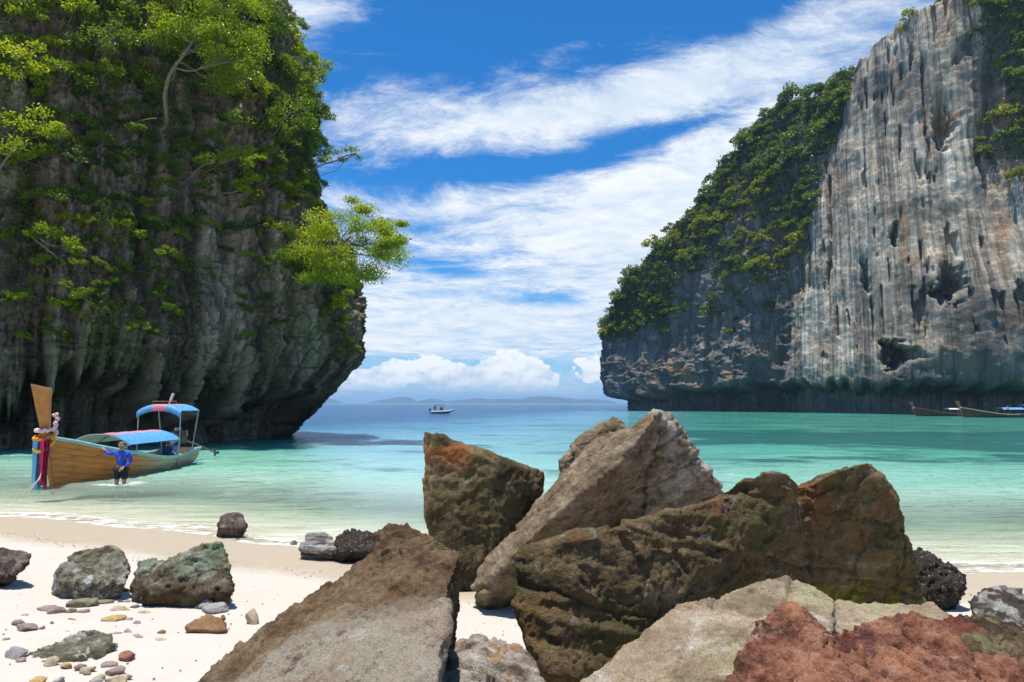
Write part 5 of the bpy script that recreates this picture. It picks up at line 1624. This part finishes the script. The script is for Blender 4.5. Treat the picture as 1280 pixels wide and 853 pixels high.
# ---------------------------------------------------------------- inflatable boat out on the bay
rx, ry = (552 - 640) / FPX * 165, 165.0
rib = empty('inflatable_boat', (rx, ry, 0), math.radians(8))
tag(rib, 'grey inflatable motor boat with a navy awning out on the open water', 'boat')
loop = [(-2.6, 0.85, 0.38), (-1.0, 0.92, 0.40), (1.0, 0.88, 0.46), (2.1, 0.62, 0.60), (2.75, 0.25, 0.74), (2.9, 0.0, 0.78), (2.75, -0.25, 0.74), (2.1, -0.62, 0.60), (1.0, -0.88, 0.46), (-1.0, -0.92, 0.40), (-2.6, -0.85, 0.38)]
MB().tube(spline(loop, 50), np.concatenate([np.linspace(0.17, 0.24, 6), np.full(38, 0.24), np.linspace(0.24, 0.17, 6)]), 12).build('tube', MT['greytube'], rib, True)
secs = []
for x in np.linspace(-2.4, 2.7, 14):
    b = 0.8 * (1 - smooth1(x, 0.8, 2.75) ** 1.3)
    zt, zb = 0.34 + 0.32 * smooth1(x, 0.5, 2.7), -0.25 + 0.75 * smooth1(x, 1.2, 2.75)
    secs.append([(x, -b, zt), (x, -b * 0.8, zt * 0.4 + zb * 0.6), (x, 0, zb), (x, b * 0.8, zt * 0.4 + zb * 0.6), (x, b, zt)])
MB().patch(np.array(secs)).build('hull', MT['rubber'], rib, True)
MB().box((-0.2, 0, 0.30), (4.4, 1.5, 0.05)).build('floor', MT['whitehull'], rib)
MB().box((0.3, 0, 0.68), (0.5, 0.6, 0.7)).box((0.36, 0, 1.08), (0.3, 0.55, 0.12), 0, 0.4).build('console', MT['whitehull'], rib)
MB().box((1.9, 0, 0.70), (1.1, 0.7, 0.10)).build('bow_cushion', MT['whitehull'], rib)
ob = MB().box((-2.65, 0, 0.85), (0.45, 0.38, 0.5)).box((-2.72, 0, 1.12), (0.36, 0.32, 0.1)).box((-2.72, 0, 0.2), (0.18, 0.1, 1.0)).build('outboard_motor', MT['rubber'], rib)
gr = np.array([[(x, y, 1.98 + 0.12 * (1 - (y / 0.85) ** 2)) for y in np.linspace(-0.85, 0.85, 9)] for x in np.linspace(-1.7, 0.6, 6)])
aw = MB().patch(gr, 0.03).build('awning', MT['navy'], rib, True)
for x in (-1.6, 0.5):
    for s_ in (-1, 1):
        MB().tube([(x * 0.8, s_ * 0.85, 0.5), (x, s_ * 0.83, 1.98)], 0.02, 6).build('pole', MT['steel'], rib, True)


def on_rib(lx, ly, lz):
    a = math.radians(8)
    return (rx + lx * math.cos(a) - ly * math.sin(a), ry + lx * math.sin(a) + ly * math.cos(a), lz)


person(on_rib(-1.5, -0.2, 0.33), math.radians(20), 'person in black standing at the stern of the inflatable boat', STAND, 'black', 'black', None, hands=False)
person(on_rib(-0.2, -0.45, 0.85), math.radians(60), 'person in a red shirt sitting amidships in the inflatable boat', SEAT, 'redcloth', 'black', None, hands=False)
person(on_rib(0.15, 0.35, 0.85), math.radians(60), 'person in a dark green shirt sitting beside the console of the inflatable boat', SEAT, 'green', 'black', None, hands=False)


# ---------------------------------------------------------------- plants
def leaf_mat(name, dark, mid, light, trans=0.4):
    m, t, out = material(name)
    tone = t.attr('tone')
    f_ = t.math('ADD', t.math('MULTIPLY', tone, 0.6), t.math('MULTIPLY', t.rand(), 0.4))
    col_ = t.ramp(f_, [(0.05, dark), (0.5, mid), (0.95, light)])
    p_ = t.node('ShaderNodeBsdfPrincipled')
    t.put(p_.inputs['Base Color'], col_)
    p_.inputs['Roughness'].default_value = 0.42
    p_.inputs['Specular IOR Level'].default_value = 0.35
    tl = t.node('ShaderNodeBsdfTranslucent')
    t.put(tl.inputs['Color'], t.mix(1.0, col_, (1.9, 1.7, 0.5), 'MULTIPLY'))
    mx = t.node('ShaderNodeMixShader')
    mx.inputs[0].default_value = trans
    t.l.new(p_.outputs[0], mx.inputs[1])
    t.l.new(tl.outputs[0], mx.inputs[2])
    t.l.new(mx.outputs[0], out.inputs['Surface'])
    return m


LM = {'bright': leaf_mat('bright leaf', (0.085, 0.15, 0.008), (0.19, 0.27, 0.012), (0.31, 0.37, 0.02), 0.45),
      'mid': leaf_mat('mid green leaf', (0.048, 0.095, 0.010), (0.11, 0.18, 0.015), (0.20, 0.27, 0.026), 0.4),
      'dark': leaf_mat('dark leaf', (0.028, 0.060, 0.012), (0.060, 0.11, 0.018), (0.12, 0.18, 0.034), 0.35),
      'far': leaf_mat('far crown leaf', (0.040, 0.072, 0.012), (0.095, 0.15, 0.022), (0.19, 0.24, 0.038), 0.35),
      'far2': leaf_mat('far yellow crown leaf', (0.085, 0.115, 0.010), (0.18, 0.215, 0.016), (0.29, 0.31, 0.03), 0.35)}
m_bark, t, out = material('pale bark')
n_ = t.noise(t.map(t.obj(), (4, 4, 1)), 3, 6, 0.65)
principled(t, out, t.ramp(n_, [(0.35, (0.10, 0.08, 0.055)), (0.6, (0.24, 0.20, 0.15)), (0.75, (0.34, 0.30, 0.24))]), 0.9, t.bump(n_, 0.6, 0.02))


def leaf_quads(c, ln, wd, rg, up=0.75, droop=0.2, outd=None):
    """one pointed quad per centre"""
    n = len(c)
    d = rg.normal(size=(n, 3))
    if outd is not None:
        d = d * 0.7 + outd
    d[:, 2] -= droop
    d /= np.linalg.norm(d, axis=1)[:, None] + 1e-9
    nn = rg.normal(size=(n, 3)) * (1 - up) + np.array((0, 0, up))
    s = np.cross(d, nn)
    s /= np.linalg.norm(s, axis=1)[:, None] + 1e-9
    ln = np.asarray(ln) * rg.uniform(0.65, 1.3, n)
    wd = ln * wd
    v = np.stack([c - d * ln[:, None] * 0.5, c + s * wd[:, None] * 0.5 - d * ln[:, None] * 0.05, c + d * ln[:, None] * 0.5, c - s * wd[:, None] * 0.5 - d * ln[:, None] * 0.05], 1)
    return v.reshape(-1, 3)


def foliage_mesh(name, clumps, per, ln, wd, rg, flat=0.55, up=0.6, droop=0.2, shell=0.5):
    """clumps: (x, y, z, r)"""
    C, O, Tn = [], [], []
    for (x, y, z, r) in clumps:
        k = max(8, int(per * (0.6 + 0.8 * rg.random())))
        q = rg.normal(size=(k, 3))
        q /= np.linalg.norm(q, axis=1)[:, None]
        rad = r * (shell + (1 - shell) * rg.random(k)) ** 0.8
        o_ = q.copy()
        q = q * rad[:, None] * np.array((1, 1, flat))
        C.append(q + np.array((x, y, z)))
        O.append(o_)
        Tn.append(np.clip(rg.normal(0.5, 0.16, k) + rg.normal(0, 0.16), 0, 1))
    C, O, Tn = np.concatenate(C), np.concatenate(O), np.concatenate(Tn)
    v = leaf_quads(C, ln, wd, rg, up, droop, O * 0.7)
    f = np.arange(len(v)).reshape(-1, 4)
    m = mesh_from(name, v, f, False)
    fattr(m, 'tone', np.repeat(Tn, 4))
    return m


def wiggle(a, b, n, amp, rg):
    a, b = np.array(a, float), np.array(b, float)
    t_ = np.linspace(0, 1, n)[:, None]
    p_ = a + (b - a) * t_
    w_ = np.cumsum(rg.normal(0, amp, (n, 3)), axis=0)
    w_ -= w_[0] + (w_[-1] - w_[0]) * t_
    return p_ + w_


def dome_clumps(n, rg, rx_=1.0, rz_=0.6, z0=0.45, r=(0.26, 0.44)):
    o = []
    for k in range(n):
        a = k * 2.39996 + rg.normal(0, 0.25)
        q = math.sqrt((k + 0.5) / n)
        z = z0 + rz_ * (1 - q * q) * rg.uniform(0.55, 1.1) + rg.normal(0, 0.06)
        o.append((q * rx_ * math.cos(a) * 0.85 + rg.normal(0, 0.05), q * rx_ * math.sin(a) * 0.85 + rg.normal(0, 0.05), z, rg.uniform(*r)))
    return o


def stems_mesh(name, base, trunk, clumps, r0, rg, n=5):
    """trunk, a few main limbs towards groups of leaf clumps, and thin twigs to each clump"""
    mb = MB()
    tr_ = np.array(trunk, float)
    mb.tube(tr_, np.linspace(r0, r0 * 0.45, len(tr_)), 7)
    C = np.array([c_[:3] for c_ in clumps], float)
    k = max(1, min(len(C), int(round(len(C) ** 0.5 * 0.9))))
    cen = C[rg.choice(len(C), k, replace=False)].copy()
    for _ in range(6):
        lab = np.argmin(((C[:, None] - cen[None]) ** 2).sum(-1), 1)
        for j in range(k):
            if (lab == j).any():
                cen[j] = C[lab == j].mean(0)
    for j in range(k):
        if not (lab == j).any():
            continue
        i0 = int(np.clip(len(tr_) * rg.uniform(0.45, 0.98), 1, len(tr_) - 1))
        st_ = tr_[i0]
        ln_ = np.linalg.norm(cen[j] - st_)
        limb = wiggle(st_, cen[j] - np.array((0, 0, 0.12 * ln_)), 7, 0.045 * ln_, rg)
        limb[1:-1, 2] -= 0.06 * ln_ * np.sin(np.linspace(0, math.pi, 7))[1:-1]
        mb.tube(limb, np.linspace(r0 * 0.40, r0 * 0.16, 7), n, False)
        for c_ in C[lab == j]:
            s0 = limb[rg.integers(3, 7)]
            mb.tube(wiggle(s0, c_, 4, 0.05 * np.linalg.norm(c_ - s0) + 0.002, rg), np.linspace(r0 * 0.14, r0 * 0.05, 4), 4, False)
    return mb.mesh(name, True)


rg = np.random.default_rng(21)
# near shrubs, unit radius, in several growth forms
SHRUB = []
for k in range(7):
    cl_ = dome_clumps(int(rg.integers(10, 17)), rg, 1.0, rg.uniform(0.45, 0.8), rg.uniform(0.25, 0.45), (0.2, 0.38))
    tr_ = wiggle((0, 0, -0.15), (rg.normal(0, 0.1), rg.normal(0, 0.1), 0.35), 5, 0.03, rg)
    SHRUB.append((foliage_mesh('foliage', cl_, 150, 0.115, 0.52, rg, 0.6, 0.6, 0.25, 0.3), stems_mesh('stem', None, tr_, cl_, 0.035, rg)))
# far crowns, unit radius
FAR = []
for k in range(9):
    cl_ = dome_clumps(int(rg.integers(16, 26)), rg, 1.0, rg.uniform(0.6, 1.05), rg.uniform(0.35, 0.6), (0.20, 0.36))
    tr_ = wiggle((0, 0, -0.35), (rg.normal(0, 0.08), rg.normal(0, 0.08), 0.6), 5, 0.03, rg)
    FAR.append((foliage_mesh('crown', cl_, 60, 0.15, 0.66, rg, 0.62, 0.62, 0.2, 0.6), stems_mesh('trunk', None, tr_, cl_[:7], 0.05, rg, 4)))

XL, YL, FL = to_px(VL)


def pickL(px, py, tol=7):
    k = np.where((np.abs(XL - px) < tol) & (np.abs(YL - py) < tol) & (VL[:, 1] > 5))[0]
    if not len(k):
        return None
    near_ = k[np.argmin(FL[k])]
    return VL[near_].astype(float)


def plant(kind, pt, sc_, rz, fm, lm, label, cat, group, name, tilt=(0, 0), part_names=('foliage', 'stem')):
    root = empty(name, tuple(pt), rz, sc_)
    root.rotation_euler = (tilt[0], tilt[1], rz)
    tag(root, label, cat, group)
    key = (fm[0].name, lm)
    if key not in LEAFCACHE:
        me = fm[0].copy()
        me.materials.append(LM[lm])
        LEAFCACHE[key] = me
    link(part_names[0], LEAFCACHE[key], None, root)
    if not len(fm[1].materials):
        fm[1].materials.append(m_bark)
    link(part_names[1], fm[1], None, root)
    return root


LEAFCACHE = {}
OUT_L = np.array((0.62, -0.78, 0.0))
SH_LABEL = {'bright': 'bright yellow green shrub ', 'mid': 'mid green shrub ', 'dark': 'dark green shrub '}


def shrubs(regions, rg):
    done = []
    for (x0, x1, y0, y1, n, s0, s1, pal) in regions:
        k, tries = 0, 0
        while k < n and tries < n * 14:
            tries += 1
            px, py = rg.uniform(x0, x1), rg.uniform(y0, y1)
            pt = pickL(px, py)
            if pt is None:
                continue
            sc_ = rg.uniform(s0, s1)
            if any(np.linalg.norm(pt - q) < 0.62 * (sc_ + s_) * 0.8 for q, s_ in done):
                continue
            done.append((pt, sc_))
            lm = pal[rg.integers(len(pal))]
            zone = 'on the outer edge of the undercut cliff' if px > 330 else ('over the stalactites of the undercut cliff' if py > 330 else ('on the bare middle wall of the undercut cliff' if py > 200 else 'in the dense growth high on the undercut cliff'))
            plant('s', pt - OUT_L * 0.15 * sc_ + np.array((0, 0, -0.12 * sc_)), sc_, rg.uniform(0, 6.28), SHRUB[rg.integers(len(SHRUB))], lm, SH_LABEL[lm] + zone, 'shrub', 'shrubs on the undercut cliff', 'cliff_shrub',
                  (rg.uniform(0.1, 0.5), rg.uniform(0.05, 0.4)))
            k += 1


shrubs([(0, 95, -30, 120, 22, 1.1, 2.0, ['bright', 'mid', 'bright']), (0, 75, 120, 215, 10, 1.0, 1.9, ['bright', 'bright', 'mid']), (0, 70, 215, 330, 8, 0.7, 1.4, ['mid', 'mid', 'bright', 'dark']),
        (70, 200, -30, 110, 30, 1.1, 2.0, ['mid', 'dark', 'mid', 'bright']), (80, 200, 110, 210, 18, 0.8, 1.4, ['dark', 'mid']), (190, 350, -30, 60, 22, 1.1, 2.0, ['bright', 'mid', 'mid']),
        (285, 376, 30, 130, 30, 1.2, 2.2, ['mid', 'bright', 'bright']), (340, 408, 70, 170, 20, 1.2, 2.1, ['mid', 'bright']), (300, 405, 120, 240, 30, 0.9, 1.7, ['mid', 'bright', 'mid', 'dark']), (220, 320, 130, 215, 9, 0.6, 1.1, ['dark', 'mid']),
        (60, 210, 215, 330, 26, 0.5, 1.15, ['dark', 'mid', 'mid', 'bright']), (20, 210, 330, 430, 26, 0.4, 0.95, ['dark', 'mid', 'mid', 'bright']), (215, 350, 215, 330, 20, 0.45, 1.0, ['mid', 'dark', 'bright']),
        (210, 420, 330, 420, 13, 0.4, 0.8, ['dark', 'mid']), (360, 400, 210, 260, 6, 0.6, 1.1, ['mid', 'bright']), (420, 446, 380, 455, 9, 0.4, 0.75, ['mid', 'bright']), (400, 440, 330, 400, 6, 0.5, 0.9, ['mid', 'dark'])], rg)


def cliff_tree(label, base_px, via, crown, lm, r0, per, ln=0.17, seed=1, flat=0.4, group=None, d_off=0.6, wd=0.5):
    """tree rooted on the cliff; via and crown are pixel positions (and depths nearer the viewer) of trunk bends and leaf layers"""
    r_ = np.random.default_rng(seed)
    b = pickL(*base_px, 9)
    d0 = b[1]
    root = empty('cliff_tree', tuple(b))
    tag(root, label, 'tree', group)
    tp = [b + np.array((-0.25, 0.3, -0.1)), b] + [P(px, py, d0 - do) for px, py, do in via]
    tr_ = spline(np.array(tp) - b, 14)
    cl_ = []
    for (px, py, do, rpx) in crown:
        q = P(px, py, d0 - do) - b
        cl_.append((*q, rpx / FPX * d0))
    link('crown', foliage_mesh('crown', cl_, per, ln, wd, r_, flat, 0.72, 0.15, 0.15), LM[lm], root)
    link('trunk', stems_mesh('trunk', None, tr_, cl_, r0, r_), m_bark, root)
    return root


def layers(x0, x1, y0, y1, n, rpx, rg_, shape=None):
    o = []
    while len(o) < n:
        px, py = rg_.uniform(x0, x1), rg_.uniform(y0, y1)
        if shape is not None and not shape(px, py):
            continue
        o.append((px, py, rg_.uniform(-1.2, 3.4), rg_.uniform(*rpx)))
    return o


rt = np.random.default_rng(4)
# spreading tree leaning out over the water from the nose of the headland
crown = layers(352, 503, 248, 352, 72, (15, 27), rt, lambda x, y: ((x - 428) / 76) ** 2 + ((y - 304) / 56) ** 2 < 1 and y > 255 + 0.35 * abs(x - 435)) \
    + layers(480, 504, 280, 320, 4, (7, 11), rt) + layers(420, 450, 345, 385, 5, (8, 12), rt) + [(440, 250, 0.5, 12), (455, 262, 1, 14)]
cliff_tree('broad bright green tree leaning out over the water from the cliff nose', (398, 352), [(408, 335, 0.5), (420, 315, 0.9), (438, 296, 1.2)], crown, 'bright', 0.16, 430, 0.15, 5, 0.42)
crown = layers(182, 335, 0, 112, 56, (14, 26), rt, lambda x, y: ((x - 262) / 76) ** 2 + ((y - 48) / 66) ** 2 < 1) + layers(190, 320, -40, 0, 14, (16, 26), rt)
cliff_tree('tall bright green tree with a bare curved trunk high on the cliff wall', (206, 148), [(206, 120, 1.0), (214, 90, 1.5), (232, 66, 2.0), (245, 45, 2.2)], crown, 'bright', 0.14, 400, 0.15, 6, 0.55)
crown = [(410, 198, 0.3, 9), (420, 190, 0.3, 10), (433, 187, 0.5, 10), (442, 188, 0.3, 9), (449, 196, 0.2, 7), (428, 200, 0.2, 7), (389, 222, 0.2, 8), (395, 228, 0.2, 6)]
cliff_tree('thin crooked tree with one bare branch reaching out against the sky', (384, 216), [(392, 212, 0.2), (402, 206, 0.3), (418, 202, 0.3), (432, 195, 0.4), (446, 192, 0.3)], crown, 'mid', 0.08, 70, 0.18, 7, 0.6)
for i, (bp, via, cr, lm) in enumerate([((240, 218), [(252, 208, 0.8), (266, 204, 1.2)], [(262, 196, 1.2, 13), (280, 196, 1.0, 11), (250, 200, 1.0, 9), (292, 190, 1, 12), (310, 188, 1.4, 13)], 'bright'),
                                      ((284, 250), [(290, 241, 0.6), (299, 236, 0.9)], [(300, 230, 1, 11), (312, 224, 1, 10), (308, 238, 1, 9), (322, 222, 1, 8)], 'bright'),
                                      ((66, 316), [(40, 296, 0.8), (50, 292, 1.2), (62, 286, 1.6)], [(52, 284, 1.5, 12), (70, 290, 1.7, 14), (88, 302, 1.9, 12), (40, 292, 1.2, 10), (97, 312, 1.9, 8)], 'bright'),
                                      ((20, 80), [(14, 70, 0.8), (22, 58, 1.5)], [(10, 60, 1.8, 18), (30, 66, 2.0, 18), (44, 84, 2.1, 14), (14, 90, 1.5, 16), (46, 58, 1.6, 12)], 'bright'),
                                      ((4, 205), [(14, 190, 1.0), (30, 165, 2.0)], [(15, 150, 2.2, 22), (40, 155, 2.4, 20), (62, 165, 2.6, 14), (22, 180, 2.3, 18), (50, 140, 2.0, 16), (72, 158, 2.4, 10)], 'bright'),
                                      ((130, 60), [(140, 50, 0.8), (150, 42, 1.4)], [(120, 40, 1.6, 18), (145, 36, 1.8, 20), (165, 46, 1.8, 16), (98, 50, 1.4, 16), (135, 58, 1.4, 15)], 'mid'),
                                      ((345, 160), [(355, 150, 0.8), (366, 140, 1.2)], [(360, 132, 1.4, 16), (378, 126, 1.2, 16), (392, 132, 0.9, 14), (345, 140, 1.6, 15), (384, 148, 1.0, 14), (398, 118, 0.6, 10)], 'mid'),
                                      ((340, 60), [(346, 46, 0.8), (350, 30, 1.0)], [(344, 20, 1.0, 14), (352, 38, 0.9, 14), (336, 36, 1.2, 14), (350, 62, 0.7, 13), (340, 5, 1.0, 14)], 'mid'),
                                      ((165, 152), [(180, 150, 0.5), (196, 148, 0.8)], [(165, 158, 0.8, 9), (176, 160, 0.8, 8)], 'mid')]):
    lb = ['small tree with a curved pale trunk below the tall bright tree', 'little pale-stemmed tree growing from bare rock on the cliff', 'low sprawling tree with pale crooked branches over the stalactites', 'bright tree crowded among shrubs high at the cliff edge',
          'bright spreading tree with pale glossy leaves jutting from the cliff', 'olive green tree amid the dense shrubs high on the cliff', 'leafy tree on the cliff shoulder above the thin crooked branch', 'dense green tree on the skyline of the undercut cliff',
          'tiny tree with a bare horizontal trunk below the tall bright tree'][i]
    cliff_tree(lb, bp, via, cr, lm, 0.06, 190, 0.17, 30 + i, 0.55)

# creepers too small to count on the left wall
rg = np.random.default_rng(8)
sel = np.where((VL[:, 2] > 4.0) & (XL > -60) & (XL < 452) & (YL > -40))[0]
sel = rg.choice(sel, 150000)
msk = fbm(np.stack([VL[sel, 0] * 0.42, VL[sel, 1] * 0.42, VL[sel, 2] * 0.30], 1), 4, 0.6, seed=111)
hi_ = 0.10 - 0.30 * sstep(VL[sel, 2], 9, 24) + 0.18 * sstep(XL[sel], 180, 260) * sstep(VL[sel, 2], 22, 16)
sel = sel[msk > hi_ + 0.05][:52000]
c_ = VL[sel] + OUT_L * rg.uniform(0.02, 0.35, (len(sel), 1)) + rg.normal(0, 0.06, (len(sel), 3))
v = leaf_quads(c_, 0.15, 0.55, rg, 0.35, 0.5, np.tile(OUT_L * 0.6, (len(sel), 1)))
m = mesh_from('creeper', v, np.arange(len(v)).reshape(-1, 4), False)
fattr(m, 'tone', np.repeat(np.clip(rg.normal(0.45, 0.2, len(sel)), 0, 1), 4))
tag(link('creeper', m, LM['mid']), 'green creepers spread over the undercut cliff', 'creeper', kind='stuff')

# ---- woods on the right headland
XR, YR, FR = to_px(VR)
nT = len(t_ax)
tfR = tf
crest = np.interp(XR, [752, 760, 800, 850, 880, 930, 985, 1050, 1100], [395, 375, 328, 275, 245, 180, 128, 100, 60])
below = YR - crest
dens_ = np.where(below < 85, 0.95, 0.22)
dens_ = np.maximum(dens_, 0.95 * np.exp(-((XR - 985) / 50) ** 2 - ((YR - 270) / 75) ** 2))
dens_ = np.maximum(dens_, 0.9 * np.exp(-((XR - 925) / 40) ** 2 - ((YR - 325) / 45) ** 2))
dens_ = np.maximum(dens_, 0.9 * np.exp(-((XR - 810) / 55) ** 2 - ((YR - 385) / 32) ** 2))
dens_ = np.where(YR > 425 - 0.04 * (XR - 750), 0.0, dens_)
dens_ = np.where((YR > 345) & (XR > 850), dens_ * 0.3, dens_)
okR = (woodR > 0.22) & (tfR < 1.02) & (XR > 745) & (XR < 1300) & (YR > -25) & (YR < 440)
gul = (XR > 1215) & (YR < 200)
dens_ = np.where(gul, np.where(YR < 60, 0.8, 0.4), dens_)
dens_ = np.where((XR > 1255) & (YR > 60) & (YR < 200), 0.9, dens_)
nse = fbm(VR * np.array((0.05, 0.05, 0.06)), 3, seed=121)
cand = np.where(okR)[0]
cand = rg.permutation(cand)[:60000]
placed = []
pl_arr = np.zeros((0, 3))
for k in cand:
    if len(placed) >= 292:
        break
    if rg.random() > dens_[k] or (dens_[k] < 0.5 and nse[k] < 0.05):
        continue
    sc_ = (1.6 + 3.2 * rg.random() ** 1.5) * (0.75 if dens_[k] < 0.5 else 1.0)
    p_ = VR[k].astype(float)
    if len(pl_arr) and np.min(np.linalg.norm(pl_arr - p_, axis=1)) < 1.3 + 0.5 * sc_:
        continue
    pl_arr = np.concatenate([pl_arr, p_[None]])
    placed.append((p_, sc_, XR[k], below[k], YR[k]))
for p_, sc_, qx, qb, qy in placed:
    yel = vnoise(np.array([p_ * 0.05]), 131)[0] + rg.normal(0, 0.4) > 0.1
    lm = 'far2' if yel else 'far'
    zone = 'in the gully beyond the bare streaked face' if qx > 1190 else ('on the skyline of the wooded ridge' if qb < 22 else ('next to the edge of the bare streaked face' if qx > 940 else
                                                                          ('at the low seaward end of the wooded ridge' if qx < 850 else 'in the middle of the wooded ridge')))
    plant('t', p_ + np.array((0, 0, -0.25 * sc_)), sc_, rg.uniform(0, 6.28), FAR[rg.integers(len(FAR))], lm, ('yellowish green tree ' if yel else 'dark green tree ') + zone, 'tree',
          'trees on the wooded shoulder', 'jungle_tree', (rg.normal(0, 0.1), rg.normal(0, 0.1)), ('crown', 'trunk'))
# scrub on the top of the bare face
for px, py, sc_ in [(1137, 24, 2.2), (1180, 6, 1.8), (1200, -2, 2.0), (1216, 4, 2.0), (1262, 30, 2.0), (1243, 10, 2.2), (1128, 40, 1.4), (1236, 72, 1.6), (1248, 88, 1.8), (1275, 100, 2.2)]:
    k = np.argmin((XR - px) ** 2 + (YR - py) ** 2 + 1e5 * (tfR > 1.02))
    plant('t', VR[k].astype(float) + np.array((0, 0, -0.3)), sc_, rg.uniform(0, 6), FAR[rg.integers(len(FAR))], 'far2', 'bushy yellow green shrub on the rim of the bare streaked face', 'shrub', 'shrubs on the rim of the bare face', 'rim_shrub', (0, 0), ('foliage', 'stem'))
# one thin tree standing above the skyline
k = np.argmin((XR - 986) ** 2 + (YR - 135) ** 2 + 1e5 * (tfR > 1.02))
b = VR[k].astype(float)
root = tag(empty('skyline_tree', tuple(b)), 'thin dark tree standing clear of the wood on the skyline', 'tree')
cl_ = [(0.3, 0, 5.0, 1.0), (-0.8, 0.2, 4.6, 0.8), (1.0, 0.1, 4.3, 0.8), (0.1, 0, 5.8, 0.7)]
link('crown', foliage_mesh('crown', cl_, 60, 0.5, 0.6, rg, 0.4), LM['dark'], root)
link('trunk', stems_mesh('trunk', None, wiggle((0, 0, -0.5), (0.1, 0, 4.2), 7, 0.05, rg), cl_, 0.16, rg), m_bark, root)
# undergrowth between the far crowns
w_ = np.where(okR & (dens_ > 0.1))[0]
w_ = rg.choice(w_, 60000)
w_ = w_[(dens_[w_] + 0.55 * nse[w_] + 0.25 * fbm(VR[w_] * 0.3, 3, seed=141)) > rg.uniform(0.35, 1.0, len(w_))][:24000]
c_ = VR[w_] + np.array((-0.6, -0.65, 0.35)) * rg.uniform(0, 1.4, (len(w_), 1)) + rg.normal(0, 0.25, (len(w_), 3))
v = leaf_quads(c_, 0.62, 0.7, rg, 0.5, 0.3)
m = mesh_from('undergrowth', v, np.arange(len(v)).reshape(-1, 4), False)
fattr(m, 'tone', np.repeat(np.clip(rg.normal(0.4, 0.2, len(w_)), 0, 1), 4))
tag(link('undergrowth', m, LM['dark']), 'dense undergrowth covering the ledges beneath the jungle trees', 'undergrowth', kind='stuff')
